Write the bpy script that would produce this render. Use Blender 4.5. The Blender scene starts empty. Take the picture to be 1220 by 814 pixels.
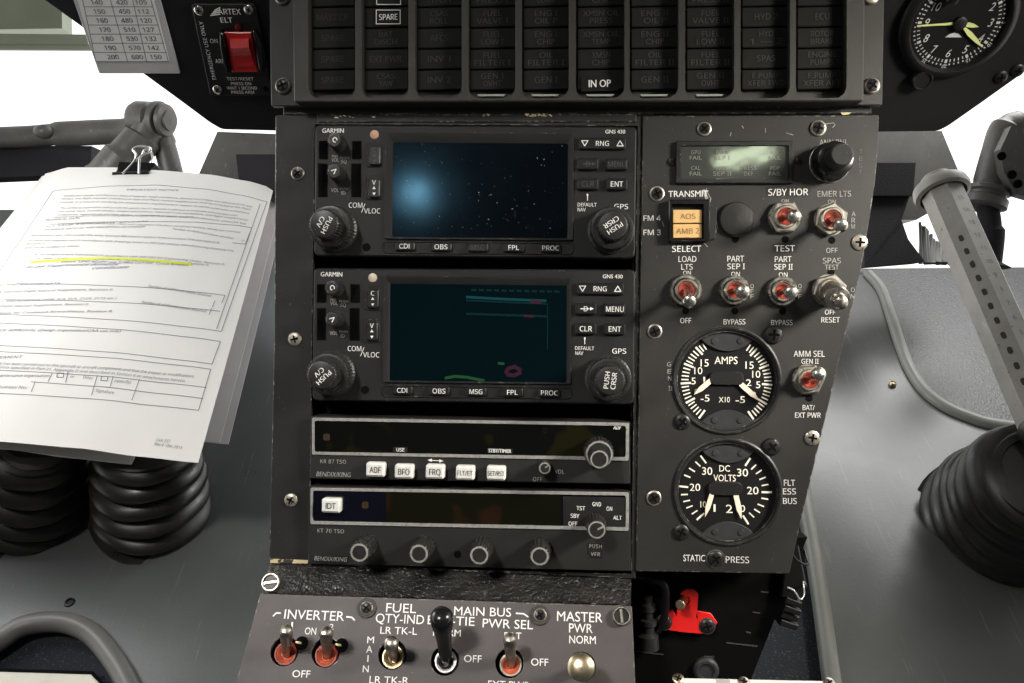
import bpy, math, random
from mathutils import Vector, Matrix
from mathutils.geometry import tessellate_polygon
random.seed(7)
S = bpy.context.scene
COL = S.collection
# ---------------------------------------------------------------- space
# Everything is laid out in millimetre-like units (1 unit = 0.422 mm) in a
# frame that looks along the viewing direction, then turned to the real world:
# the view looks 40 degrees down on the pedestal.
FOC = 995.0
U = 0.000422
PITCH = math.radians(40)
ROT = Matrix.Rotation(-PITCH, 3, 'X')
LIFT = Vector((0, 0, 0.526))
def W(p): return ROT @ (Vector(p) * U) + LIFT
def ray(px, py): return Vector(((px-610)/FOC, 1.0, (407-py)/FOC))
def at(px, py, d): return ray(px, py) * d

# ---------------------------------------------------------------- camera
cam = bpy.data.objects.new('camera', bpy.data.cameras.new('camera'))
COL.objects.link(cam)
cam.data.sensor_width = 36.0
cam.data.lens = 36.0 * FOC / 1220.0
cam.data.clip_start = 0.005
cam.data.clip_end = 100
cam.matrix_world = Matrix.Translation(W((0, 0, 0))) @ (ROT @ Matrix.Rotation(math.pi/2, 3, 'X')).to_4x4()
S.camera = cam
S.render.resolution_x, S.render.resolution_y = 1024, 683
S.view_settings.view_transform = 'Standard'
S.view_settings.look = 'None'
S.view_settings.exposure = 0.0
S.view_settings.gamma = 1.0
# ---------------------------------------------------------------- world + lamps
w = bpy.data.worlds.new('World'); S.world = w; w.use_nodes = True
w.node_tree.nodes['Background'].inputs[0].default_value = (0.95, 0.97, 1.0, 1)
w.node_tree.nodes['Background'].inputs[1].default_value = 0.068

def lamp(name, pos, target, sx, sy, power, col=(1, 1, 1), spread=180):
    l = bpy.data.lights.new(name, 'AREA'); l.shape = 'RECTANGLE'
    l.size, l.size_y, l.energy, l.color = sx, sy, power, col
    l.spread = math.radians(spread)
    o = bpy.data.objects.new(name, l); COL.objects.link(o)
    p, t = W(pos), W(target)
    o.location = p; o.rotation_euler = (t-p).to_track_quat('-Z', 'Y').to_euler()
    return o
PN = Vector((-65, -995, -8)).normalized()      # the way the main panel faces
def mirrored(px, py, t):
    """a point behind the seat whose reflection in the panel shows at px,py"""
    d = ray(px, py); p = d*(Vector((0, 995, 0)).dot(PN)/d.dot(PN)); e = d.normalized()
    return p + (e - PN*2*e.dot(PN))*t, p
lamp('right_door_window', (1080, 340, 390), (250, 995, -30), .10, .10, .80, (1, .95, .86), 66)
lamp('overhead_left_window', (-1300, -1700, 1700), (-260, 900, -390), .20, .20, .62, (1, .95, .92), 30)
lamp('left_door_window', (-1230, 1230, 430), (-470, 1500, 0), .22, .22, 1.25, (1, 1, 1))
lamp('nose_window_right', (1316, 1857, 1217), (736, 1744, -163), .34, .28, 2.8, (1, 1, .98))
lamp('nose_window_left', (-560, 2080, 1250), (-430, 1600, -100), .24, .20, .9, (.92, .97, 1))
p_, q_ = mirrored(497, 232, 1500); lamp('screen_glow_lamp', p_, q_, .028, .028, .0055, (.72, .92, 1), 60)  # added lamp, set so its mirror image glows on the upper screen
p_, q_ = mirrored(884, 186, 1500); lamp('cabin_window_reflected', p_, q_, .066, .018, .0050, (.95, 1, .85), 60)

# ---------------------------------------------------------------- materials
MATS = {}
def M(name, col, rough=.5, metal=0.0, spec=.5, bump=None, var=None, specks=None, wear=None,
      emit=None, coat=0.0, tint=None, rvar=None, alpha=None, streak=None):
    """bump (scale,strength) | var (scale,amount) | specks (scale,threshold,colour) |
    wear (radius,colour,amount): bare metal where an edge is rubbed"""
    m = bpy.data.materials.new(name); m.use_nodes = True
    nt = m.node_tree; N = nt.nodes; L = nt.links
    b = N['Principled BSDF']
    b.inputs['Roughness'].default_value = rough
    b.inputs['Metallic'].default_value = metal
    b.inputs['Specular IOR Level'].default_value = spec
    b.inputs['Coat Weight'].default_value = coat
    if tint: b.inputs['Specular Tint'].default_value = (*tint, 1)
    tc = N.new('ShaderNodeTexCoord')
    def noise(scale, detail=4, rough_=.6):
        n = N.new('ShaderNodeTexNoise'); n.inputs['Scale'].default_value = scale
        n.inputs['Detail'].default_value = detail; n.inputs['Roughness'].default_value = rough_
        L.new(tc.outputs['Object'], n.inputs['Vector']); return n
    def ramp(src, a, c):
        r = N.new('ShaderNodeMapRange'); r.inputs['From Min'].default_value = a; r.inputs['From Max'].default_value = c
        L.new(src, r.inputs['Value']); return r.outputs['Result']
    def mix(fac, A, B):
        x = N.new('ShaderNodeMix'); x.data_type = 'RGBA'
        L.new(fac, x.inputs[0])
        for v, k in ((A, 6), (B, 7)):
            if isinstance(v, tuple): x.inputs[k].default_value = (*v, 1)
            else: L.new(v, x.inputs[k])
        return x.outputs[2]
    c = tuple(col)
    if var:
        n = noise(var[0]); a = var[1]
        lo = tuple(max(0, v*(1-a)) for v in col); hi = tuple(min(1, v*(1+a)) for v in col)
        c = mix(ramp(n.outputs['Fac'], .3, .7), lo, hi)
    if specks:
        n = noise(specks[0], 2, .5)
        c = mix(ramp(n.outputs['Fac'], specks[1], specks[1]+.05), c, tuple(specks[2]))
    if streak:
        for ang, sc in ((.5, 1.0), (-.9, .8)):
            mp = N.new('ShaderNodeMapping'); mp.inputs['Rotation'].default_value = (ang*.6, 0, ang); mp.inputs['Scale'].default_value = (streak[0]*sc, streak[0]*.05, streak[0]*.4)
            L.new(tc.outputs['Object'], mp.inputs['Vector'])
            n = N.new('ShaderNodeTexNoise'); n.inputs['Scale'].default_value = 1; n.inputs['Detail'].default_value = 3
            L.new(mp.outputs[0], n.inputs['Vector'])
            c = mix(ramp(n.outputs['Fac'], streak[1], streak[1]+.08), c, tuple(streak[2]))
    if wear:
        bv = N.new('ShaderNodeBevel'); bv.samples = 4; bv.inputs['Radius'].default_value = wear[0]
        g = N.new('ShaderNodeNewGeometry')
        d = N.new('ShaderNodeVectorMath'); d.operation = 'DOT_PRODUCT'
        L.new(bv.outputs[0], d.inputs[0]); L.new(g.outputs['Normal'], d.inputs[1])
        e = ramp(d.outputs['Value'], .995, .90)
        n = noise(260, 5, .7)
        k = N.new('ShaderNodeMath'); k.operation = 'MULTIPLY'; L.new(e, k.inputs[0])
        L.new(ramp(n.outputs['Fac'], .62-wear[2]*.3, .74-wear[2]*.3), k.inputs[1]); k.use_clamp = True
        c = mix(k.outputs[0], c, tuple(wear[1]))
        mm = N.new('ShaderNodeMath'); mm.operation = 'MULTIPLY'; L.new(k.outputs[0], mm.inputs[0]); mm.inputs[1].default_value = .8
        L.new(mm.outputs[0], b.inputs['Metallic'])
    if isinstance(c, tuple): b.inputs['Base Color'].default_value = (*c, 1)
    else: L.new(c, b.inputs['Base Color'])
    if rvar:
        n = noise(rvar[0]); r = N.new('ShaderNodeMapRange')
        r.inputs['From Min'].default_value = .3; r.inputs['From Max'].default_value = .7
        r.inputs['To Min'].default_value = rough-rvar[1]; r.inputs['To Max'].default_value = rough+rvar[1]
        L.new(n.outputs['Fac'], r.inputs['Value']); L.new(r.outputs['Result'], b.inputs['Roughness'])
    if bump:
        n = noise(bump[0], 3); bp = N.new('ShaderNodeBump'); bp.inputs['Strength'].default_value = bump[1]
        bp.inputs['Distance'].default_value = bump[2] if len(bump) > 2 else .0004
        L.new(n.outputs['Fac'], bp.inputs['Height']); L.new(bp.outputs[0], b.inputs['Normal'])
    if emit:
        b.inputs['Emission Color'].default_value = (*emit[0], 1); b.inputs['Emission Strength'].default_value = emit[1]
    if alpha is not None: b.inputs['Alpha'].default_value = alpha
    MATS[name] = m; return m

ALU = (.62, .58, .48)
M('panel_paint', (.0125, .0118, .011), .52, spec=.32, bump=(2600, .25), var=(30, .25), specks=(900, .75, (.07, .066, .06)), wear=(.0006, ALU, .35), rvar=(40, .08), streak=(520, .73, (.09, .085, .075)))
M('switch_paint', (.0200, .0188, .0170), .50, spec=.35, bump=(2400, .25), var=(22, .22), specks=(700, .745, (.10, .095, .08)), wear=(.0006, ALU, .3), rvar=(30, .08), streak=(520, .73, (.09, .085, .075)))
M('power_paint', (.062, .054, .052), .48, spec=.4, bump=(3000, .25), var=(35, .15), specks=(650, .76, (.30, .28, .26)), wear=(.0005, ALU, .3), rvar=(40, .06), streak=(520, .73, (.09, .085, .075)))
M('annun_paint', (.030, .0280, .0245), .50, spec=.35, bump=(3200, .35), var=(30, .12), specks=(900, .78, (.14, .13, .12)), wear=(.0004, (.4, .38, .33), .0), rvar=(40, .06))
M('radio_black', (.0092, .0092, .0090), .48, spec=.32, bump=(3500, .3), var=(60, .2), specks=(900, .76, (.06, .06, .055)), wear=(.0005, (.45, .42, .36), .12), rvar=(60, .08))
M('radio_grey', (.0135, .0135, .0125), .52, spec=.32, bump=(3500, .25), var=(40, .25), specks=(800, .745, (.07, .066, .055)), wear=(.0004, (.45, .42, .36), .15))
M('well_black', (.0022, .0022, .0022), .8, spec=.08)
M('button_black', (.0095, .0095, .0095), .38, spec=.35, bump=(3000, .15), specks=(1500, .75, (.05, .05, .045)))
M('knob_black', (.0165, .0160, .0150), .40, spec=.4, var=(300, .3), specks=(1200, .70, (.10, .095, .085)), wear=(.0003, (.3, .29, .26), .35))
M('knob_ring', (.30, .29, .26), .45, .3, var=(500, .25))
M('rubber', (.016, .0148, .0135), .36, spec=.5, var=(45, .4), bump=(600, .25), rvar=(30, .12), specks=(420, .72, (.045, .042, .036)), streak=(260, .70, (.03, .028, .025)))
M('plastic_black', (.0065, .0065, .0065), .24)
M('legend', (.0185, .0190, .0182), .5, spec=.03, var=(90, .12))
M('legend_ink', (.056, .056, .053), .7, spec=.03)
M('legend_edge', (.25, .27, .24), .4)
M('white_ink', (.78, .77, .73), .6)
M('white_paint', (.62, .61, .58), .6, var=(900, .15))
M('worn_ink', (.30, .29, .26), .6, var=(900, .35))
M('faint_ink', (.11, .105, .095), .6, var=(900, .35))
M('worn_key_ink', (.055, .055, .053), .6, var=(900, .4))
M('black_ink', (.02, .02, .02), .6)
M('grey_ink', (.16, .16, .165), .7)
M('pale_ink', (.32, .32, .33), .7)
M('blue_ink', (.12, .13, .25), .7)
M('steel', (.60, .57, .50), .28, 1.0, var=(250, .2), rvar=(300, .1))
M('steel_dull', (.42, .39, .33), .38, 1.0, var=(350, .35), rvar=(300, .12))
M('brass', (.62, .52, .34), .33, 1.0, var=(300, .2))
M('chrome', (.80, .79, .77), .30, 1.0)
M('screw_worn', (.40, .365, .30), .42, .8, specks=(1000, .60, (.012, .011, .010)), rvar=(400, .15))
M('screw_black', (.012, .0115, .011), .38, spec=.4, specks=(700, .70, (.30, .27, .22)))
M('bezel_silver', (.33, .325, .30), .42, .35, var=(500, .25), specks=(700, .68, (.08, .08, .07)))
M('red_bush', (.25, .036, .020), .45, var=(400, .3))
M('orange_bush', (.50, .095, .042), .48, var=(400, .3))
M('red_rocker', (.62, .022, .02), .32)
M('red_paint', (.72, .012, .01), .42, var=(80, .15))
M('red_led', (.10, .008, .006), .2)
M('peach_led', (.52, .30, .19), .35)
M('cream_led', (.50, .43, .33), .35)
M('amber', (.60, .38, .15), .45, emit=((1, .55, .18), .06))
M('amber_ink', (.20, .12, .05), .6)
M('dim_amber', (.030, .017, .006), .4)
M('glass_dusty', (.0012, .0014, .0020), .15, spec=.5, tint=(.38, .75, 1.0), specks=(760, .715, (.20, .22, .21)), rvar=(15, .04), streak=(300, .72, (.02, .022, .024)))
M('glass_screen', (.0010, .0038, .0052), .05, spec=.6, tint=(.2, .75, .85), specks=(900, .79, (.08, .10, .10)))
M('glass_display', (.0025, .0026, .0022), .10, spec=.35, specks=(40, .55, (.0075, .0070, .0020)))
M('glass_amber', (.0042, .0042, .0016), .10, spec=.35, specks=(34, .50, (.014, .0065, .0025)))
M('glass_navy', (.0026, .0026, .0065), .12, spec=.35, specks=(500, .765, (.05, .05, .05)))
M('lcd', (.045, .048, .044), .07, spec=.7, bump=(26, .30, .0006), tint=(.9, 1, .8))
M('lcd_ink', (.19, .19, .17), .6)
M('dial_black', (.0055, .0055, .0055), .6, spec=.2)
M('dial_cover', (.028, .028, .030), .45, spec=.4, var=(200, .15))
M('dial_mark', (.80, .76, .64), .6)
M('needle', (.82, .68, .54), .5)
M('lume', (.72, .76, .30), .5)
M('bezel_black', (.0105, .0105, .0102), .42, spec=.4, wear=(.0005, (.3, .29, .26), .25))
M('key_white', (.66, .65, .60), .42, var=(300, .12))
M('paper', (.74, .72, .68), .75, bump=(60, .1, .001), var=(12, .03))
M('slot_dark', (.035, .032, .028), .7)
M('knob_face', (.040, .039, .036), .45, var=(700, .4))
M('rfl_cyan', (.002, .01, .012), .1, emit=((.05, .55, .65), .075))  # this and the next three: dim emission painted as cabin reflections
M('rfl_teal', (.002, .008, .010), .1, emit=((.03, .32, .36), .036))
M('rfl_green', (.004, .012, .004), .1, emit=((.12, .75, .25), .075))
M('rfl_magenta', (.012, .004, .008), .1, emit=((.70, .18, .36), .045))
M('card', (.86, .86, .85), .6)
M('paper_shaded', (.52, .49, .50), .8, var=(20, .08))  # greyer copy of paper, the shadow on the lower sheets is in its colour
M('laminate', (.55, .55, .56), .3, var=(40, .1))
M('highlighter', (.72, .80, .04), .6)
M('wing_black', (.0085, .0082, .0088), .55, spec=.3, bump=(2600, .3), var=(25, .25), specks=(500, .775, (.05, .05, .05)))
M('floor_grey', (.078, .084, .082), .32, spec=.55, var=(9, .18), bump=(500, .12, .0006), specks=(240, .745, (.20, .20, .19)), rvar=(12, .08), streak=(420, .68, (.13, .135, .13)))
M('floor_silver', (.086, .089, .085), .33, spec=.75, var=(7, .15), bump=(420, .12, .0006), specks=(240, .745, (.22, .22, .21)), rvar=(7, .05), streak=(380, .66, (.15, .155, .15)))
M('floor_hammered', (.060, .062, .064), .30, spec=.7, bump=(520, .7, .0008), var=(14, .2))
M('carpet', (.020, .024, .032), .9, bump=(1400, .9, .002), specks=(800, .62, (.085, .10, .12)))
M('trim_grey', (.13, .13, .122), .40, var=(20, .15), bump=(300, .08))
M('trim_pale', (.20, .205, .185), .34, var=(20, .15), bump=(300, .08))
M('seal_pale', (.34, .34, .31), .36, var=(20, .12), bump=(300, .08))
M('pedal_grey', (.095, .092, .083), .42, var=(25, .25), bump=(500, .15), specks=(260, .71, (.04, .038, .035)), streak=(400, .68, (.18, .17, .16)))
M('lever_grey', (.360, .338, .305), .45, spec=.35, var=(30, .18), bump=(600, .15), specks=(260, .70, (.14, .13, .115)), streak=(500, .68, (.45, .43, .40)))
M('frame_green', (.42, .46, .34), .5, var=(10, .1))
M('pad_dark', (.028, .026, .029), .85, spec=.2, bump=(900, .6, .001))
M('cream_box', (.62, .60, .50), .45, var=(30, .1))
M('white_box', (.74, .68, .62), .4, var=(30, .08))
M('cable', (.0055, .0055, .0055), .4, spec=.35)
M('wire', (.45, .44, .42), .35, .7)
M('ledge_tar', (.016, .015, .0145), .30, bump=(420, 1.0, .0016), var=(90, .5), specks=(380, .68, (.09, .085, .078)))
M('bare_edge', (.62, .52, .30), .45, .4, specks=(300, .55, (.04, .035, .03)))
M('sky_glow', (1, 1, 1), 1, emit=((1, .995, .98), 1.1))

# ---------------------------------------------------------------- frames
class Frame:
    def __init__(s, o, n, up=Vector((0, 0, 1))):
        s.o = Vector(o); s.n = Vector(n).normalized()
        s.u = Vector(up).cross(s.n).normalized(); s.v = s.n.cross(s.u)
    def P(s, a, b, h=0): return s.o + s.u*a + s.v*b + s.n*h
    def hit(s, px, py, h=0):
        d = ray(px, py); t = (s.o + s.n*h).dot(s.n) / d.dot(s.n)
        p = d*t - s.o
        return (p.dot(s.u), p.dot(s.v), h)
    def k(s, px, py, h=0):
        d = ray(px, py); return (s.o + s.n*h).dot(s.n) / d.dot(s.n) / FOC
    def poly(s, pts, h=0): return [s.hit(x, y, h)[:2] for x, y in pts]

MAIN = Frame((0, 995, 0), (-65, -995, -8))
POW = Frame(at(530, 715, 962), (-.03, -math.cos(.38), math.sin(.38)))
upw = Vector((0, -math.sin(PITCH), math.cos(PITCH)))
bkw = Vector((0, -math.cos(PITCH), -math.sin(PITCH)))
FLOOR = Frame(at(610, 814, 1303), upw, Vector((0, 1, 0)))
WING = Frame(at(610, 128, 1110), bkw)

# ---------------------------------------------------------------- mesh builder
class MB:
    def __init__(s): s.v = []; s.f = []; s.m = []
    def add(s, vs, fs, mi=0):
        o = len(s.v); s.v += [Vector(p) for p in vs]
        for f in fs: s.f.append([i+o for i in f]); s.m.append(mi)
def offset(poly, d):
    """positive d shrinks a counter-clockwise outline"""
    out = []; n = len(poly)
    for i in range(n):
        a, b, c = Vector(poly[i-1]), Vector(poly[i]), Vector(poly[(i+1) % n])
        e1 = (b-a); e2 = (c-b)
        if e1.length < 1e-9 or e2.length < 1e-9: out.append(tuple(b)); continue
        e1.normalize(); e2.normalize()
        n1 = Vector((-e1.y, e1.x)); n2 = Vector((-e2.y, e2.x)); m = n1+n2
        if m.length < 1e-6: m = n1
        m.normalize(); q = b + m*(d/max(.35, m.dot(n1)))
        out.append((q.x, q.y))
    return out
def ccw(poly):
    a = sum(poly[i-1][0]*poly[i][1]-poly[i][0]*poly[i-1][1] for i in range(len(poly)))
    return list(poly) if a > 0 else list(poly)[::-1]
def prism(mb, F, poly, h0, h1, bev=0, holes=(), mi=0, hole_taper=0, back=True):
    poly = ccw(poly); n = len(poly)
    rings = [(poly, h0), (poly, h1-bev)] + ([(offset(poly, bev), h1)] if bev else [])
    vs = [F.P(x, y, h) for r, h in rings for x, y in r]; fs = []
    for k in range(len(rings)-1):
        for i in range(n):
            j = (i+1) % n
            fs.append([k*n+i, k*n+j, (k+1)*n+j, (k+1)*n+i])
    top = rings[-1][0]; to = (len(rings)-1)*n
    if not holes:
        fs.append([to+i for i in range(n)])
        if back: fs.append([i for i in range(n)][::-1])
        mb.add(vs, fs, mi); return
    loops = [[Vector((x, y, 0)) for x, y in top]]; idx = list(range(to, to+n))
    bot = [[Vector((x, y, 0)) for x, y in poly]]; bidx = list(range(n))
    for hp in holes:
        hp = ccw(hp); m = len(hp); lo = offset(hp, hole_taper) if hole_taper else hp
        o = len(vs); vs += [F.P(x, y, h1) for x, y in hp]; o2 = len(vs); vs += [F.P(x, y, h0) for x, y in lo]
        for i in range(m):
            j = (i+1) % m; fs.append([o+j, o+i, o2+i, o2+j][::-1][::-1])
        loops.append([Vector((x, y, 0)) for x, y in hp]); idx += list(range(o, o+m))
        bot.append([Vector((x, y, 0)) for x, y in lo]); bidx += list(range(o2, o2+m))
    flat = [p for l in loops for p in l]
    for t in tessellate_polygon(loops):
        a, b, c = [flat[q] for q in t]
        s = (b-a).cross(c-a).z
        if abs(s) < 1e-9: continue
        f = [idx[q] for q in t]; fs.append(f if s > 0 else f[::-1])
    flat = [p for l in bot for p in l]
    for t in tessellate_polygon(bot):
        a, b, c = [flat[q] for q in t]; s = (b-a).cross(c-a).z
        if abs(s) < 1e-9: continue
        f = [bidx[q] for q in t]; fs.append(f[::-1] if s > 0 else f)
    mb.add(vs, fs, mi)
def rrect(cx, cy, w, h, r, rot=0, seg=4):
    r = min(r, w/2-.01, h/2-.01); out = []; c, s = math.cos(math.radians(-rot)), math.sin(math.radians(-rot))
    for qx, qy, a0 in ((w/2-r, h/2-r, 0), (-w/2+r, h/2-r, 90), (-w/2+r, -h/2+r, 180), (w/2-r, -h/2+r, 270)):
        for i in range(seg+1):
            a = math.radians(a0+90*i/seg); x, y = qx+r*math.cos(a), qy+r*math.sin(a)
            out.append((cx+x*c-y*s, cy+x*s+y*c))
    return out
def circ(cx, cy, r, n=32, a0=0): return [(cx+r*math.cos(a0+2*math.pi*i/n), cy+r*math.sin(a0+2*math.pi*i/n)) for i in range(n)]
def roundpoly(pts, r, seg=4):
    """round the corners of an outline"""
    pts = ccw(pts); out = []; n = len(pts)
    for i in range(n):
        a, b, c = Vector(pts[i-1]), Vector(pts[i]), Vector(pts[(i+1) % n])
        d = min(r, (a-b).length*.49, (c-b).length*.49)
        p, q = b+(a-b).normalized()*d, b+(c-b).normalized()*d
        for k in range(seg+1):
            t = k/seg; z = p*(1-t)**2 + b*2*t*(1-t) + q*t*t; out.append((z.x, z.y))
    return out
def lathe(mb, F, c, prof, seg=32, mi=0, knurl=None, cap0=False, cap1=True):
    """prof [(r,h)]; knurl (count, depth, hmin, hmax)"""
    vs, fs = [], []; n = seg
    for r, h in prof:
        for i in range(n):
            a = 2*math.pi*i/n; rr = r
            if knurl and knurl[2] <= h <= knurl[3]: rr = r*(1+knurl[1]*(1 if math.cos(knurl[0]*a) > 0 else -1))
            vs.append(F.P(c[0]+rr*math.cos(a), c[1]+rr*math.sin(a), (c[2] if len(c) > 2 else 0)+h))
    for k in range(len(prof)-1):
        for i in range(n):
            j = (i+1) % n; fs.append([k*n+i, k*n+j, (k+1)*n+j, (k+1)*n+i])
    if cap1 and prof[-1][0] > 1e-6: fs.append([(len(prof)-1)*n+i for i in range(n)])
    if cap0: fs.append([i for i in range(n)][::-1])
    mb.add(vs, fs, mi)
def spline(pts, n=8):
    pts = [Vector(p) for p in pts]; q = [pts[0]*2-pts[1]]+pts+[pts[-1]*2-pts[-2]]; out = []
    for i in range(1, len(q)-2):
        for k in range(n):
            t = k/n; a, b, c, d = q[i-1:i+3]
            out.append(.5*((2*b)+(c-a)*t+(2*a-5*b+4*c-d)*t*t+(3*b-a-3*c+d)*t**3))
    return out+[pts[-1]]
def tube(mb, pts, r, seg=12, mi=0, a0=0):
    pts = [Vector(p) for p in pts]; vs, fs = [], []; n = len(pts); side = None
    for i, p in enumerate(pts):
        t = (pts[min(i+1, n-1)]-pts[max(i-1, 0)]).normalized()
        if side is None:
            side = t.cross(Vector((0, 0, 1)) if abs(t.z) < .9 else Vector((1, 0, 0))).normalized()
        side = (side - t*side.dot(t)).normalized(); up = t.cross(side)
        rr = r[i] if isinstance(r, (list, tuple)) else r
        for k in range(seg):
            a = a0+2*math.pi*k/seg; vs.append(p+side*rr*math.cos(a)+up*rr*math.sin(a))
    for i in range(n-1):
        for k in range(seg):
            j = (k+1) % seg; fs.append([i*seg+k, i*seg+j, (i+1)*seg+j, (i+1)*seg+k])
    fs.append([k for k in range(seg)][::-1]); fs.append([(n-1)*seg+k for k in range(seg)])
    mb.add(vs, fs, mi)
def ball(mb, c, r, seg=20, mi=0, sq=(1, 1, 1)):
    vs, fs = [], []; rows = seg//2; c = Vector(c)
    for i in range(rows+1):
        t = math.pi*i/rows
        for k in range(seg):
            a = 2*math.pi*k/seg
            vs.append(c+Vector((r*sq[0]*math.sin(t)*math.cos(a), r*sq[1]*math.sin(t)*math.sin(a), r*sq[2]*math.cos(t))))
    for i in range(rows):
        for k in range(seg):
            j = (k+1) % seg; fs.append([i*seg+k, (i+1)*seg+k, (i+1)*seg+j, i*seg+j])
    mb.add(vs, fs, mi)
def hexa(mb, pts_front, depth_vec, mi=0):
    """a slab whose front outline is given in space, pushed back by a vector"""
    f = [Vector(p) for p in pts_front]; n = len(f); d = Vector(depth_vec)
    mb.add(f+[p+d for p in f], [list(range(n)), list(range(n, 2*n))[::-1]] + [[i, i+n, (i+1) % n+n, (i+1) % n] for i in range(n)], mi)

# ---------------------------------------------------------------- objects
def thing(name, label, cat, base, group=None):
    o = bpy.data.objects.new(name, None); COL.objects.link(o); o.location = W(base); o.empty_display_size = .01
    o['label'] = label; o['category'] = cat
    if group: o['group'] = group
    return o
def root_of(o):
    while o.parent: o = o.parent
    return o
def build(mb, name, mats, parent=None, label=None, angle=32, base=None):
    if isinstance(mats, str): mats = [mats]
    ref = root_of(parent).location.copy() if parent else (W(base) if base is not None else W(mb.v[0]))
    me = bpy.data.meshes.new(name)
    me.from_pydata([W(p)-ref for p in mb.v], [], mb.f)
    for m in mats: me.materials.append(MATS[m])
    for p, i in zip(me.polygons, mb.m): p.material_index = i; p.use_smooth = True
    me.validate(); me.update()
    import bmesh
    bm = bmesh.new(); bm.from_mesh(me); bmesh.ops.recalc_face_normals(bm, faces=bm.faces) if name not in ('lettering',) else None
    bm.to_mesh(me); bm.free()
    me.set_sharp_from_angle(angle=math.radians(angle))
    o = bpy.data.objects.new(name, me); COL.objects.link(o)
    if parent: o.parent = parent
    else: o.location = ref
    if label: o['label'] = label
    return o
def tag(o, label, cat, group=None):
    o['label'] = label; o['category'] = cat
    if group: o['group'] = group
    return o
def struct(o, kind='structure'): o['kind'] = kind; return o

# ---------------------------------------------------------------- lettering
_TX = {}; _CH = {}
# plain sans that ships with Blender; the built-in face if it is not there
try: FONT = bpy.data.fonts.load(bpy.utils.resource_path('LOCAL') + '/datafiles/fonts/NotoSansMath-Regular.woff2')
except Exception: FONT = None
ENGRAVED = False
def outline_of(txt, bold, space, shear, plain):
    c = bpy.data.curves.new('t', 'FONT'); c.body = txt; c.offset = bold; c.resolution_u = 3
    c.space_character = space; c.shear = shear
    if FONT and not plain: c.font = FONT
    o = bpy.data.objects.new('t', c); COL.objects.link(o)
    dg = bpy.context.evaluated_depsgraph_get(); me = o.evaluated_get(dg).to_mesh()
    vs = [(v.co.x, v.co.y) for v in me.vertices]; fs = [list(p.vertices) for p in me.polygons]
    o.evaluated_get(dg).to_mesh_clear(); bpy.data.objects.remove(o); bpy.data.curves.remove(c)
    return vs or [(0, 0)], fs
def glyphs(txt, bold=0.0, space=1.0, shear=0.0):
    plain = ENGRAVED or txt.startswith('GNS') or ('I' in txt and ' I' not in txt and 'II' not in txt)
    bo = 0.0      # weight is added by a second, slightly shifted layer, see letter()
    key = (txt, bo, space, shear, plain)
    if key in _TX: return _TX[key]
    if plain not in _CH: _CH[plain] = max(v[1] for v in outline_of("H", 0, 1, 0, plain)[0])
    CH = _CH[plain]; vs, fs = outline_of(txt, bo, space, shear, plain)
    x0, x1 = min(v[0] for v in vs), max(v[0] for v in vs)
    _TX[key] = ([((x-x0)/CH, y/CH) for x, y in vs], fs, (x1-x0)/CH)
    return _TX[key]
def letter(mb, F, txt, px, py, hpx, h=.4, rot=0, w=None, bold=.012, mi=0, space=1.0, shear=0.0, align='c'):
    """lettering of cap height hpx centred on a point of the face, w = its width"""
    vs, fs, tw = glyphs(txt, bold, space, shear)
    k = F.k(px, py, h); a, b, _ = F.hit(px, py, h); sy = hpx*k; sx = sy if w is None else w*k/max(tw, 1e-6)
    c, s = math.cos(math.radians(-rot)), math.sin(math.radians(-rot))
    x0 = {'c': tw/2, 'l': 0, 'r': tw}[align]
    shift = max(0.0, bold)*1.6*sy if not ENGRAVED else max(0.0, bold-.012)*1.6*sy
    for q, (dx, dh) in enumerate(((-shift/2, 0), (shift/2, .15)) if shift > 0 else ((0, 0),)):
        out = []
        for x, y in vs:
            X, Y = (x-x0)*sx+dx, (y-.5)*sy
            out.append(F.P(a+X*c-Y*s, b+X*s+Y*c, h+dh))
        mb.add(out, fs, mi)
def cap(F, parent, txt, px, py, hpx, mat='white_ink', h=.4, **k):
    mb = MB(); letter(mb, F, txt, px, py, hpx, h, **k); return build(mb, 'lettering', mat, parent)
def stroke(mb, F, pts, wd, h=.4, mi=0):
    """a flat painted line through pixel points"""
    q = [Vector(F.hit(x, y, h)[:2]) for x, y in pts]
    for a, b in zip(q, q[1:]):
        t = (b-a).normalized(); n = Vector((-t.y, t.x))*wd/2; e = t*wd*.3
        mb.add([F.P(*(a-n-e), h), F.P(*(b-n+e), h), F.P(*(b+n+e), h), F.P(*(a+n-e), h)], [[0, 1, 2, 3]], mi)

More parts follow.
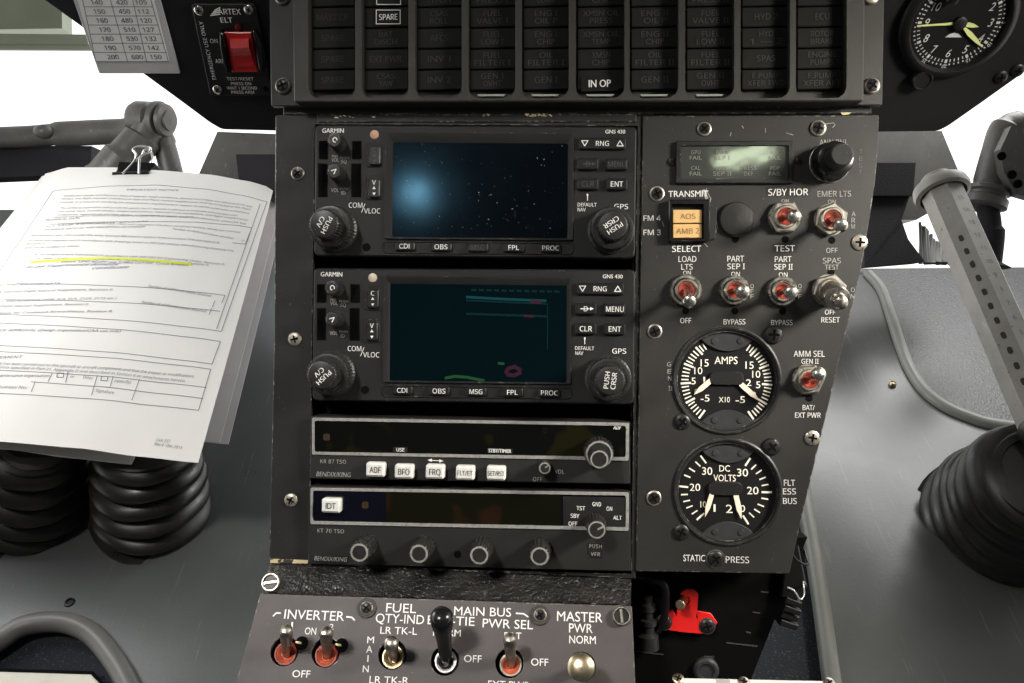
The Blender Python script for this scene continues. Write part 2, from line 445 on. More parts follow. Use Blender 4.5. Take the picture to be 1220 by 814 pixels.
# ---------------------------------------------------------------- fittings
def screw(F, parent, px, py, r, mat='screw_worn', h0=0, kind='cross', dome=.35, name='screw', washer=None):
    k = F.k(px, py); a, b, _ = F.hit(px, py, h0); r *= k; mb = MB()
    if washer: lathe(mb, F, (a, b, h0), [(washer*k, 0), (washer*k, .8), (washer*k-.6, 1.2), (r*.8, 1.2)], 28, 2)
    hh = r*dome
    ring = mat == 'screw_worn' and random.random() < .6
    if ring:
        lathe(mb, F, (a, b, h0), [(r, 0), (r, hh*.45), (r*.86, hh*.8), (r*.80, hh*.84)], 24, cap1=False)
        lathe(mb, F, (a, b, h0), [(r*.80, hh*.84), (r*.55, hh), (r*.3, hh*1.04), (0, hh*1.05)], 24, 3)
    else: lathe(mb, F, (a, b, h0), [(r, 0), (r, hh*.45), (r*.86, hh*.8), (r*.55, hh), (r*.3, hh*1.04), (0, hh*1.05)], 24)
    rot = random.uniform(0, 90)
    for e in ((0, 90) if kind == 'cross' else (0,)):
        L = r*1.15 if kind == 'cross' else r*1.7
        prism(mb, F, rrect(a, b, L, r*.26, r*.06, rot+e), h0+hh*.5, h0+hh*1.05+.25+.06*(e > 0), mi=1)
    return build(mb, name, [mat, 'well_black', 'annun_paint', 'screw_black'], parent)
def recess(F, parent, px, py, r, name='hole', mat='well_black', slit=None):
    k = F.k(px, py); a, b, _ = F.hit(px, py); mb = MB()
    lathe(mb, F, (a, b, 0), [(r*k*1.12, .2), (r*k, .5), (r*k*.98, .35), (0, .35)], 20)
    if slit: prism(mb, F, rrect(a, b+.1*r, r*1.5*k, r*.4*k, .3, slit), .3, .7, mi=1)
    return build(mb, name, [mat, 'steel'], parent)
def knob(F, parent, tx, ty, H, r, knurls=28, mat='knob_black', ring='knob_ring', depth=.035, flare=1.0, h0=0, name='knob', ringw=.16, seg=None, pointer=None):
    """round knob whose tip centre is seen at tx,ty"""
    k = F.k(tx, ty, H); a, b, _ = F.hit(tx, ty, H); r *= k; seg = seg or knurls*4; mb = MB()
    lathe(mb, F, (a, b, 0), [(r*flare, h0), (r*flare, h0+(H-h0)*.2), (r, h0+(H-h0)*.35), (r, H-1.6), (r*.94, H-.2)], seg, 0, (knurls, depth, h0, H-1.6))
    lathe(mb, F, (a, b, 0), [(r*.94, H-.2), (r*(.94-ringw), H)], seg, 1, cap1=False)
    lathe(mb, F, (a, b, 0), [(r*(.94-ringw), H), (r*(.90-ringw), H-.7), (0, H-.7)], seg, 2)
    o = build(mb, name, [mat, ring, 'knob_face' if ring == 'knob_ring' else mat], parent)
    if pointer is not None:
        m2 = MB(); an = math.radians(pointer)
        ux, uy = math.cos(an), math.sin(an)
        prism(m2, F, ccw([(a+ux*r*.1-uy*r*.1, b+uy*r*.1+ux*r*.1), (a+ux*r*.1+uy*r*.1, b+uy*r*.1-ux*r*.1), (a+ux*r*.95+uy*r*.1, b+uy*r*.95-ux*r*.1), (a+ux*r*.95-uy*r*.1, b+uy*r*.95+ux*r*.1)]), H-1, H+.5)
        build(m2, 'pointer', 'knob_ring', o)
    return o
def button(F, parent, px, py, wd, ht, H, r=2.5, rot=0, mat='button_black', txt=None, th=5, ink='white_ink', bev=1.2, name='button', h0=0, tw=None, bold=.012):
    k = F.k(px, py, H); a, b, _ = F.hit(px, py, H); mb = MB()
    prism(mb, F, rrect(a, b, wd*k, ht*k, r*k, rot), h0, H, bev)
    o = build(mb, name, mat, parent)
    if txt:
        m2 = MB(); letter(m2, F, txt, px, py, th, H+.3, rot, tw, bold); build(m2, 'lettering', ink, o)
    return o
def lever_mesh(mb, F, base, tip, prof, mi=0, seg=24):
    A = F.P(*base); B = F.P(*tip); d = (B-A); L = d.length; G = Frame(A, d, F.v)
    lathe(mb, G, (0, 0, 0), [(r, t*L) for r, t in prof], seg, mi)
BAT = [(3.6, 0), (4.0, .25), (5.2, .55), (7.2, .8), (7.8, .88), (7.4, .94), (5.6, .98), (2.9, 1.0), (0, 1.005)]
def toggle(F, parent, px, py, tip, H=46, nut='hex', rn=19, nutmat='steel_dull', bush='red_bush', prof=BAT, label=None, sleeve=False, hexrot=10, scale=1.0):
    k = F.k(px, py); a, b, _ = F.hit(px, py, 4); mb = MB()
    if nut == 'hex':
        lathe(mb, F, (a, b, 0), [(rn*1.0*k, 0), (rn*1.0*k, 1.5), (rn*.8*k, 1.6)], 36)
        prism(mb, F, circ(a, b, rn*k*1.06, 6, math.radians(hexrot)), 1.5, 8, 1.6, [circ(a, b, rn*.70*k, 28)])
    else:
        lathe(mb, F, (a, b, 0), [(rn*k, 0), (rn*k, 4), (rn*.93*k, 6.5), (rn*.78*k, 6.5), (rn*.70*k, 3)], 40, 0, (20, .02, 0, 4), cap1=False)
    o = build(mb, 'toggle_switch', nutmat, parent, label)
    m2 = MB(); lathe(m2, F, (a, b, 0), [(rn*.72*k, 3), (rn*.72*k, 10), (rn*.66*k, 11.5), (rn*.56*k, 11.5), (rn*.52*k, 7)], 36, cap1=False)
    build(m2, 'bushing', 'steel_dull' if nut == 'hex' else nutmat, o)
    m3 = MB(); lathe(m3, F, (a, b, 0), [(rn*.54*k, 6), (rn*.54*k, 9.8), (rn*.46*k, 10.6), (rn*.30*k, 6.5), (0, 6)], 32)
    build(m3, 'boot_ring', bush, o)
    m4 = MB(); t = F.hit(tip[0], tip[1], H)
    if sleeve:
        prof = [(8, 0), (8, .2), (14, .22), (14, .62), (13.2, .66), (8.2, .68), (7.4, .74), (8.2, .88), (7.2, .96), (4, 1.0), (0, 1.01)]
    lever_mesh(m4, F, (a, b, 5), t, [(r*scale, q) for r, q in prof])
    build(m4, 'lever', 'steel', o)
    return o

# ================================================================ SETTING
mb = MB()
R0 = 5600
for i in range(33):
    a = math.radians(-100+200*i/32)
    mb.v += [Vector((R0*math.sin(a), R0*math.cos(a)*.9+300, -3600)), Vector((R0*math.sin(a), R0*math.cos(a)*.9+300, 4600))]
for i in range(32): mb.f.append([2*i, 2*i+2, 2*i+3, 2*i+1]); mb.m.append(0)
struct(build(mb, 'sky', 'sky_glow', base=(0, 5000, 0)))
# carpet level: one wide sheet; raised floor sheets on it
mb = MB(); q = [(-1900, -900), (1900, -900), (1900, 700), (-1900, 700)]
prism(mb, FLOOR, q, -40, -22); struct(build(mb, 'floor', 'carpet', base=FLOOR.o))
tubeL = [(-40, 792), (0, 766), (27, 749.5), (58, 743.5), (86, 746), (111, 758), (133, 783), (152, 814), (172, 860), (190, 920)]
mb = MB()
poly = FLOOR.poly(tubeL[::-1]) + FLOOR.poly([(-420, 800), (-420, 250), (345, 250), (345, 920)])
prism(mb, FLOOR, ccw(poly), -14, 0)
struct(build(mb, 'footwell_floor_left', 'floor_grey', base=FLOOR.P(-900, 300)))
sealR = [(1034, 328), (1049, 346), (1061, 378), (1073, 415), (1084, 442), (1100, 466), (1122, 484), (1150, 497), (1190, 508), (1300, 520)]
edgeR = [(953, 560), (960, 612), (966, 645), (978, 720), (991, 814), (1008, 920)]
mb = MB()
poly = FLOOR.poly(sealR) + FLOOR.poly([(1420, 560), (1420, 920)]) + FLOOR.poly(edgeR[::-1]) + FLOOR.poly([(930, 400), (960, 328)])
prism(mb, FLOOR, ccw(poly), -14, 0)
struct(build(mb, 'footwell_floor_right', 'floor_silver', base=FLOOR.P(700, 100)))
mb = MB()
poly = FLOOR.poly(sealR) + FLOOR.poly([(1330, 500), (1262, 317), (1020, 319)])
prism(mb, FLOOR, ccw(poly), -16, -3)
struct(build(mb, 'nose_floor', 'floor_hammered', base=FLOOR.P(900, 500)))

# edge trims
def trim(name, pts, r, mat, label, h=6):
    mb = MB(); tube(mb, spline([FLOOR.P(*FLOOR.hit(x, y)[:2], h) for x, y in pts], 8), r, 16)
    return tag(build(mb, name, mat), label, 'edge trim')
trim('edge_trim', tubeL, 17, 'trim_grey', 'grey rounded rubber trim arching round the dark carpet at lower left')
trim('edge_trim', edgeR, 15, 'trim_pale', 'straight pale grey rolled edge running down beside the cables at lower right', 2)
trim('edge_trim', sealR, 13, 'seal_pale', 'pale grey sealing strip curving down to the right rubber boot', 3)
# floor fixings
def floor_fix(px, py, name, label, cat, mat):
    mb = MB(); a, b, _ = FLOOR.hit(px, py)
    lathe(mb, FLOOR, (a, b, 0), [(8, 0), (8, 4), (6, 8), (4.5, 9), (3.6, 6.5), (0, 6.5)], 18)
    return tag(build(mb, name, mat), label, cat)
floor_fix(1063, 459, 'bolt', 'small brass bolt head standing on the silver floor right of the console', 'bolt', 'brass')
mb = MB(); a, b, _ = FLOOR.hit(83, 718)
lathe(mb, FLOOR, (a, b, 0), [(9, 0), (8, 2.4), (5.6, 2.8), (5, .6), (0, .6)], 18)
tag(build(mb, 'grommet', 'cable'), 'small dark grommet hole in the grey floor above the arched trim', 'grommet')
# pale boxes cut by the lower frame edge
mb = MB()
prism(mb, FLOOR, FLOOR.poly([(-60, 798), (108, 803), (130, 826), (128, 870), (-60, 870)], 14), -22, 14, 2)
prism(mb, FLOOR, FLOOR.poly([(-60, 794), (111, 799), (134, 826), (131, 874), (-60, 874)], 8), -22, 8, 2, mi=1)
tag(build(mb, 'switch_box', ['cream_box', 'well_black']), 'cream box top with dark border lying on the carpet at lower left', 'box')
bx = thing('terminal_box', 'white box top with screws along the lower frame edge under the red bracket', 'box', at(900, 830, 930))
mb = MB(); BOXF = Frame(at(900, 816, 925), (0, -.62, .78))
prism(mb, BOXF, roundpoly(BOXF.poly([(806, 807), (992, 811), (996, 850), (806, 850)]), 2), -40, 0, 1.5)
build(mb, 'cover', 'white_box', bx)
for x, y in ((808, 809), (886, 813), (988, 814)): screw(BOXF, bx, x, y, 7, 'brass' if x < 850 else 'steel_dull')
mb = MB(); stroke(mb, BOXF, [(855, 812), (868, 812.5)], 5); build(mb, 'lettering', 'pale_ink', bx)

# ================================================================ FOOTWELL, PEDALS, AIRFRAME
def boot(px, py, r0, top_px, top_py, top_d, r1, rings, label, cap_mat=None):
    base = FLOOR.P(*FLOOR.hit(px, py)[:2]); top = at(top_px, top_py, top_d)
    t = thing('rubber_boot', label, 'rubber boot', base, 'rubber boots on the footwell floor')
    F = Frame(base, top-base, Vector((0, 1, .3))); L = (top-base).length; mb = MB()
    prof = [(r0*1.03, -6), (r0*1.03, 0)]
    n = rings*10
    for i in range(n+1):
        u = i/n; ph = (u*rings) % 1.0
        env = r0+(r1-r0)*u**1.25
        bulge = math.sin(math.pi*ph)**.65
        prof.append((env*(.74+.26*bulge), L*u*.94+L*.02))
    prof += [(r1*.92, L*.97), (r1*.8, L)]
    lathe(mb, F, (0, 0, 0), prof, 48)
    ax = F.n; o0 = Vector(base)
    sd = random.uniform(0, 6)
    for i, p in enumerate(mb.v):
        q = p-o0; hgt = q.dot(ax); rad = q-ax*hgt; a_ = math.atan2(rad.dot(F.v), rad.dot(F.u)); wob = math.sin(2*a_+hgt*.03+sd)*.022+math.sin(5*a_-hgt*.05+sd)*.010
        mb.v[i] = o0+rad*(1+wob)+ax*(hgt+math.sin(2*a_+sd)*5*min(1, max(0, hgt/60)))
    build(mb, 'bellows', 'rubber', t, angle=60)
    m2 = MB(); lathe(m2, F, (0, 0, 0), [(r1*.8, L*.98), (r1*.74, L*1.01), (r1*.62, L*1.02), (r1*.6, L*1.0), (0, L*1.0)], 32)
    build(m2, 'collar', cap_mat or 'rubber', t)
    return t, F, L
boot(38, 606, 116, 42, 520, 1430, 84, 5, 'shiny black ribbed boot at the left frame edge below the papers', 'pedal_grey')
boot(183, 612, 108, 172, 520, 1430, 84, 5, 'matt black ribbed boot under the lower right corner of the papers')
boot(1188, 622, 134, 1243, 566, 1310, 100, 6, 'large black ribbed boot at the base of the grey lever, right')

# lever at right
lv = thing('adjusting_lever', 'grey octagonal lever with stamped numbers rising from the right rubber boot', 'lever', at(1222, 548, 1290))
A, B = at(1246, 512, 1330), at(1121, 226, 1590)
mb = MB(); tube(mb, [A, B], 39, 8, a0=math.pi/8); build(mb, 'shaft', 'lever_grey', lv, angle=20)
mb = MB(); d = (B-A).normalized(); G = Frame(B-d*16, d, Vector((0, -1, 0)))
lathe(mb, G, (0, 0, 0), [(42, 0), (49, 3), (51, 12), (49, 22), (38, 30), (28, 34), (28, 44)], 40); build(mb, 'collar', 'lever_grey', lv)
mb = MB(); G0 = Frame(A-d*30, d, Vector((0, -1, 0)))
lathe(mb, G0, (0, 0, 0), [(18, -40), (26, -32), (34, 0), (40, 20), (41, 34), (36, 44), (30, 48)], 32); build(mb, 'ball_joint', 'rubber', lv)
# numbers stamped along the facet that looks at the seat
axis = d; view = -(A+B).normalized(); nf = (view - axis*view.dot(axis)).normalized()
rt = axis.cross(nf).normalized()
def facet(ang): return (nf*math.cos(ang)+rt*math.sin(ang)).normalized()
side = d.cross(Vector((0, 0, 1)) if abs(d.z) < .9 else Vector((1, 0, 0))).normalized(); up2 = d.cross(side)
fac = [(side*math.cos(math.pi/4*i)+up2*math.sin(math.pi/4*i)).normalized() for i in range(8)]
fac.sort(key=lambda n: -n.dot(nf)); f1, f2 = fac[0], fac[1]
right = Vector((1, 0, 0))
if f1.dot(right) < f2.dot(right): fL, fR = f1, f2
else: fL, fR = f2, f1
ap = 39*math.cos(math.pi/8)
LL = (B-A).length
for i in range(14):
    s = .90-.058*i; p = A+(B-A)*s
    FF = Frame(p+fR*(ap+.3), fR, d)
    vs, fs, tw = glyphs(str(15-i), .02); mb = MB()
    mb.add([FF.P((x-tw/2)*8, (y-.5)*8, 0) for x, y in vs], fs); build(mb, 'lettering', 'grey_ink', lv)
    if i > 2:
        FF = Frame(p+fL*(ap), fL, d); mb = MB()
        prism(mb, FF, rrect(0, 0, 7.5, 13, 3.6), -1, .5); build(mb, 'adjustment_slot', 'slot_dark', lv)

# rudder pedals and airframe, far
def slab(name, pts, d0, d1, depth, mat, label, cat, bevel=False):
    mb = MB(); hexa(mb, [at(x, y, d0 if i < len(pts)/2 else d1) for i, (x, y) in enumerate(pts)], (0, depth, 0))
    return tag(build(mb, name, mat), label, cat)
fr = thing('window_frame', 'pale green window frame with a crossbar in the upper left corner', 'window frame', at(0, 60, 2600))
mb = MB(); hexa(mb, [at(-120, -60, 2600), at(72, -60, 2600), at(74, 34, 2600), at(-120, 37, 2600)], (0, 60, 0)); build(mb, 'corner_plate', 'frame_green', fr)
mb = MB(); tube(mb, [at(-120, 47, 2560), at(108, 49, 2560)], 19, 16); tube(mb, [at(-120, 56, 2560), at(112, 57, 2560)], 10, 12); build(mb, 'crossbar', 'frame_green', fr)

pl = thing('rudder_pedal', 'grey rudder pedal arm with a ringed pivot head behind the paper clip', 'pedal', at(170, 210, 1990))
mb = MB(); tube(mb, spline([at(-60, 166, 2080), at(30, 163, 2050), at(70, 160, 2040), at(160, 156, 2000)]), [26]*16+[30]*8+[34], 18); build(mb, 'crossbar', 'pedal_grey', pl)
mb = MB(); ball(mb, at(52, 157, 2010), 24, sq=(1, .8, .7)); build(mb, 'lug', 'pedal_grey', pl)
mb = MB(); tube(mb, spline([at(181, 143, 1960), at(170, 165, 1960), at(148, 190, 1950), at(126, 216, 1950)]), [36]*8+[44]*8+[50]*8+[54], 20)
tube(mb, spline([at(184, 150, 1990), at(196, 175, 1990), at(206, 212, 1990)]), [30]*8+[26]*8+[22], 16); build(mb, 'arm', 'pedal_grey', pl)
mb = MB(); G = Frame(at(178, 142, 1960), Vector((1, -.25, -.12)), Vector((0, 0, 1)))
lathe(mb, G, (0, 0, 0), [(20, -46), (34, -42), (40, -30), (40, 6), (34, 12), (34, 18), (42, 20), (42, 32), (30, 34), (30, 38), (38, 40), (36, 48), (24, 52), (24, 58), (0, 60)], 32); build(mb, 'pivot_head', 'pedal_grey', pl)
slab('floor_mat', [(-60, 173), (109, 174), (108, 207), (-60, 214)], 2080, 2040, 60, 'pad_dark', 'dark mat behind the upper left edge of the papers', 'mat')
br = slab('bracket', [(259, 157), (338, 160), (338, 240), (228, 228)], 1900, 1880, 80, 'pedal_grey', 'grey angled airframe bracket between the papers and the console', 'bracket')
slab('pad', [(281, 184), (340, 184), (340, 236), (286, 226)], 1860, 1840, 20, 'pad_dark', 'dark square pad on the left airframe bracket', 'pad')
slab('bracket', [(1035, 157), (1122, 156), (1152, 228), (1092, 262), (1035, 262)], 1960, 1900, 80, 'pedal_grey', 'grey angled airframe bracket right of the console above the lever collar', 'bracket')
slab('pad', [(1035, 194), (1091, 194), (1088, 233), (1035, 233)], 1900, 1880, 20, 'pad_dark', 'dark square pad on the right airframe bracket', 'pad')
slab('pedal_foot', [(1030, 233), (1084, 233), (1074, 262), (1082, 285), (1102, 312), (1030, 318)], 1900, 1820, 60, 'pad_dark', 'dark pedal foot standing below the right pad', 'pedal foot')
mb = MB()
for i in range(26):
    x = 1096+i*1.5; tube(mb, [at(x, 268+i*1.6+random.uniform(-3, 3), 1950), at(x+random.uniform(-2, 5), 314, 1900)], random.uniform(3, 6), 6)
tag(build(mb, 'bristle_seal', 'trim_grey'), 'pale bristle seal beside the dark pedal foot, left of the lever', 'brush seal')
pr = thing('rudder_pedal', 'grey rudder pedal arm with holed flange at the right frame edge', 'pedal', at(1190, 285, 1800))
mb = MB(); tube(mb, spline([at(1216, 148, 1800), at(1200, 155, 1800), at(1190, 185, 1800), at(1180, 220, 1800), at(1172, 246, 1790)]), [30]*8+[36]*16+[34]*8+[32], 20); build(mb, 'arm', 'pedal_grey', pr)
mb = MB(); G = Frame(at(1176, 234, 1790), at(1184, 205, 1790)-at(1172, 246, 1790), Vector((0, -1, 0)))
lathe(mb, G, (0, 0, 0), [(30, -26), (44, -22), (44, -6), (38, -2), (38, 4), (44, 8), (44, 16), (34, 20)], 32); build(mb, 'clamp', 'pedal_grey', pr)
mb = MB(); tube(mb, spline([at(1176, 244, 1800), at(1180, 275, 1800), at(1176, 318, 1800)]), [22]*8+[28]*8+[46], 14); build(mb, 'stalk', 'pad_dark', pr)
mb = MB(); hexa(mb, [at(1192, 178, 1740), at(1205, 150, 1740), at(1240, 145, 1740), at(1240, 240, 1740), at(1212, 232, 1740), at(1196, 205, 1740)], (0, 24, 0)); build(mb, 'flange', 'pedal_grey', pr)
for x, y in ((1193.5, 186), (1206, 208), (1213, 219)):
    mb = MB(); G = Frame(at(x, y, 1738), (0, -1, 0)); lathe(mb, G, (0, 0, 0), [(9, -2), (9, 1.5), (7.5, 2), (7, .6), (0, .6)], 18); build(mb, 'hole', 'well_black', pr)

# ================================================================ INSTRUMENT PANEL WINGS
mb = MB()
prism(mb, WING, roundpoly(WING.poly([(18, -26), (51, 0), (92, 29), (130, 57), (167, 86), (215, 121), (250, 147), (264, 155), (345, 157), (345, -90), (18, -90)]), 5), -26, 0, 2)
tag(build(mb, 'instrument_panel', 'wing_black'), 'black instrument panel wing left of the warning panel', 'instrument panel')
mb = MB()
prism(mb, WING, roundpoly(WING.poly([(1030, 158), (1118, 157), (1130, 151), (1170, 123), (1222, 86), (1300, 34), (1300, -90), (1030, -90)]), 6), -26, 0, 2)
tag(build(mb, 'instrument_panel', 'wing_black'), 'black instrument panel wing right of the warning panel, holding the clock', 'instrument panel')

# chart placard
ch = thing('chart_placard', 'laminated white number chart stuck on the left instrument panel', 'placard', WING.P(*WING.hit(165, 86)))
mb = MB(); prism(mb, WING, roundpoly(WING.poly([(73, -44), (180, -44), (215.5, 87), (119, 87)]), 2), .6, 2.2, .4); build(mb, 'laminate', 'laminate', ch)
mb = MB(); prism(mb, WING, WING.poly([(80, -44), (173, -44), (203, 73), (116, 73)]), 2.2, 3.0); build(mb, 'sheet', 'card', ch)
rows = [('130', '390', '97'), ('140', '420', '105'), ('150', '450', '112'), ('160', '480', '120'), ('170', '510', '127'), ('180', '530', '132'), ('190', '570', '142'), ('200', '600', '150')]
mb = MB()
for i, r in enumerate(rows):
    y = -8+i*10.85; f = (y-3)/64.5
    for j, (xa, xb) in enumerate(((115.2, 134.5), (145, 163.5), (168, 185.5))):
        letter(mb, WING, r[j], xa+(xb-xa)*f, y, 5.2, 3.3, bold=.02, w=13.5)
    stroke(mb, WING, [(98+(113-98)*f+2, y+5.4), (179+(200-179)*f+2, y+5.4)], .7, 3.3)
for xa, xb in ((98, 114), (130, 152), (157.5, 174.5), (178, 200.5)): stroke(mb, WING, [(xa-3, -16), (xb, 73)], .7, 3.3)
build(mb, 'lettering', 'grey_ink', ch)

# emergency beacon panel
el = thing('beacon_panel', 'small black emergency beacon panel with a red rocker switch', 'switch panel', WING.P(*WING.hit(290, 112)))
mb = MB(); prism(mb, WING, roundpoly(WING.poly([(229, 3), (305, 3), (326, 112), (252, 112)]), 5), .5, 6, 1.2); build(mb, 'faceplate', 'radio_black', el)
for x, y in ((237, 12.5), (296.5, 11.7), (259.4, 106.8)): screw(WING, el, x, y, 5.6, 'steel', 6)
mb = MB(); a, b, _ = WING.hit(317, 106, 6); lathe(mb, WING, (a, b, 6), [(4, .2), (3.4, .5), (3, .3), (0, .3)], 16); build(mb, 'hole', 'well_black', el)
cap(WING, el, 'ARTEX', 273, 14, 6.6, h=6.4, w=27, bold=.02)
mb = MB()
for i in range(4): stroke(mb, WING, [(251+i*1.6, 18.5-i*2), (262, 17-i*2.6)], 1.4, 6.4)
build(mb, 'emblem', 'white_ink', el)
cap(WING, el, 'ELT', 269.7, 24, 6, h=6.4, w=14, bold=.035)
cap(WING, el, 'EMERGENCY USE ONLY', 247.5, 61, 4.4, h=6.4, rot=-90, w=70)
cap(WING, el, 'ON', 254.7, 49, 4.8, h=6.4, w=9)
cap(WING, el, 'ARM', 262.5, 73, 4.8, h=6.4, w=12)
for t_, y, wd in (('TEST/RESET', 94, 32), ('PRESS ON', 99.8, 24), ('WAIT 1 SECOND', 105, 36), ('PRESS ARM', 110, 27)):
    cap(WING, el, t_, 286+(y-94)*.2, y, 3.6, h=6.4, w=wd)
mb = MB(); a, b, _ = WING.hit(283.7, 33, 8); lathe(mb, WING, (a, b, 5), [(4.6, 0), (4.6, 2), (3.6, 4), (1.8, 5), (0, 5.2)], 18); build(mb, 'indicator_lamp', 'red_led', el)
rk = MB()
q = WING.poly([(268, 38.5), (299.5, 38.5), (307.5, 86), (276.5, 86)], 9)
prism(rk, WING, q, 5, 10, 1); ro = build(rk, 'rocker_switch', 'red_rocker', el)
rk = MB()
prof = [(0, 14), (.25, 20), (.5, 15.5), (.75, 12.5), (1, 12)]
L0, L1 = WING.hit(274, 47, 14), WING.hit(281.5, 80, 12); R0_, R1 = WING.hit(296, 46, 14), WING.hit(303, 79, 12)
vs = []
for t_, h in prof:
    l = Vector(L0[:2]).lerp(Vector(L1[:2]), t_); r = Vector(R0_[:2]).lerp(Vector(R1[:2]), t_)
    vs += [WING.P(*l, h), WING.P(*r, h), WING.P(*r, 6), WING.P(*l, 6)]
fs = [[0, 1, 2, 3]]
for i in range(4):
    o = i*4; fs += [[o, o+4, o+5, o+1], [o+1, o+5, o+6, o+2], [o+3, o+7, o+4, o]]
fs.append([16, 19, 18, 17]); rk.add(vs, fs); build(rk, 'paddle', 'red_rocker', ro)
for xs in (((262, 36), (266.5, 40), (274, 82), (273, 88), (266, 76), (262, 54)), ((301, 36), (306, 38), (312.5, 55), (316, 74), (313.5, 86), (309, 84))):
    mb = MB(); prism(mb, WING, roundpoly(WING.poly(xs, 14), 4), 5, 17, 2); build(mb, 'switch_guard', 'plastic_black', el)

ENGRAVED = True
# clock
ck = thing('clock', 'round black clock with white numerals and yellow hands at upper right', 'clock', WING.P(*WING.hit(1142, 95)))
ca, cb, _ = WING.hit(1142.5, 27, 6); kk = WING.k(1142.5, 27, 6)
mb = MB(); lathe(mb, WING, (ca, cb, 0), [(69*kk, 0), (69*kk, 6), (66*kk, 10), (61*kk, 13), (58.5*kk, 13), (57*kk, 10), (55.5*kk, 6.2)], 72, cap1=False); build(mb, 'bezel', 'bezel_black', ck)
mb = MB(); lathe(mb, WING, (ca, cb, 0), [(56.5*kk, 5.4), (56.5*kk, 6), (0, 6)], 64); build(mb, 'dial', 'dial_black', ck)
def radial(mb, F, c, ang, r0, r1, wd, h, mi=0):
    an = math.radians(ang); ux, uy = math.cos(an), math.sin(an)
    vs = []
    for r, sgn in ((r0, -1), (r1, -1), (r1, 1), (r0, 1)): vs.append(F.P(c[0]+ux*r-uy*wd/2*sgn, c[1]+uy*r+ux*wd/2*sgn, h))
    mb.add(vs, [[0, 3, 2, 1]], mi)
mb = MB()
for i in range(60):
    an = 90-6*i
    radial(mb, WING, (ca, cb), an, 44.5*kk, (48 if i % 5 else 49)*kk, (1.2 if i % 5 else 3)*kk, 6.4)
    radial(mb, WING, (ca, cb), an, 50*kk, 52*kk, 1.6*kk if i % 5 else .8*kk, 6.4)
for n in range(1, 13):
    an = math.radians(90-30*n)
    vs, fs, tw = glyphs(str(n), .006, 1, .25); hh = 9.5*kk; sx = hh*.85
    cx, cy = ca+38*kk*math.cos(an), cb+37*kk*math.sin(an)
    mb.add([WING.P(cx+(x-tw/2)*sx, cy+(y-.5)*hh, 6.4) for x, y in vs], fs)
for i, n in ((5, '5'), (10, '10'), (15, '15'), (20, '20'), (25, '25')):
    an = math.radians(90-6*i*1.0-60 if False else 90-6*(i+ (10 if i < 30 else 0)))
    vs, fs, tw = glyphs(n, .01); hh = 4.4*kk
    cx, cy = ca+53.3*kk*math.cos(an), cb+53.3*kk*math.sin(an); ro_ = an-math.pi/2
    mb.add([WING.P(cx+((x-tw/2)*math.cos(ro_)-(y-.5)*math.sin(ro_))*hh, cy+((x-tw/2)*math.sin(ro_)+(y-.5)*math.cos(ro_))*hh, 6.4) for x, y in vs], fs)
q = WING.poly([(1126, 44.6), (1131, 41), (1137, 39), (1142, 40.5), (1146, 44.6)], 6.4); mb.add([WING.P(*p, 6.4) for p in ccw(q)], [[0, 1, 2, 3, 4]])
build(mb, 'lettering', 'white_paint', ck)
def hand(tipx, tipy, wd, h, mat, tail=6, arrow=False):
    t_ = WING.hit(tipx, tipy, h); d_ = Vector((t_[0]-ca, t_[1]-cb)); L_ = d_.length; d_.normalize(); n_ = Vector((-d_.y, d_.x)); mb = MB()
    c_ = Vector((ca, cb))
    if arrow: pts = [c_+d_*9*kk+n_*1.4*kk, c_+d_*(L_*.42)+n_*wd, c_+d_*(L_*.72)+n_*wd*.8, c_+d_*L_, c_+d_*(L_*.72)-n_*wd*.8, c_+d_*(L_*.42)-n_*wd, c_+d_*9*kk-n_*1.4*kk]
    else: pts = [c_+n_*wd*.7, c_+d_*L_+n_*wd*.35, c_+d_*L_-n_*wd*.35, c_-n_*wd*.7]
    prism(mb, WING, [tuple(p) for p in pts], h, h+.6); return build(mb, 'hand', mat, ck)
hand(1092.5, 31, 2.4, 8, 'lume'); hand(1171, 57, 2.9, 8.8, 'lume', arrow=True); hand(1166, 32, 2.9, 7.4, 'lume', arrow=True)
mb = MB(); lathe(mb, WING, (ca, cb, 0), [(8, 6), (8, 11), (6, 12), (0, 12)], 28); build(mb, 'hub', 'bezel_black', ck)
mb = MB(); a, b, _ = WING.hit(1134, -2, 13); tube(mb, spline([WING.P(a, b-3, 13), WING.P(a+4, b+16, 18), WING.P(a+14, b+44, 22)]), 8, 12); build(mb, 'winding_stem', 'bezel_black', ck)
mb = MB(); a, b, _ = WING.hit(1100, 97, 12); lathe(mb, WING, (a, b, 0), [(12.5*kk, 0), (12.5*kk, 10), (11.4*kk, 12), (10*kk, 12), (9.4*kk, 10.6), (0, 10.4)], 36); build(mb, 'setting_button', 'bezel_black', ck)
screw(WING, ck, 1192, 92, 8, 'screw_black'); screw(WING, ck, 1212, 84, 8, 'screw_black')

ENGRAVED = False
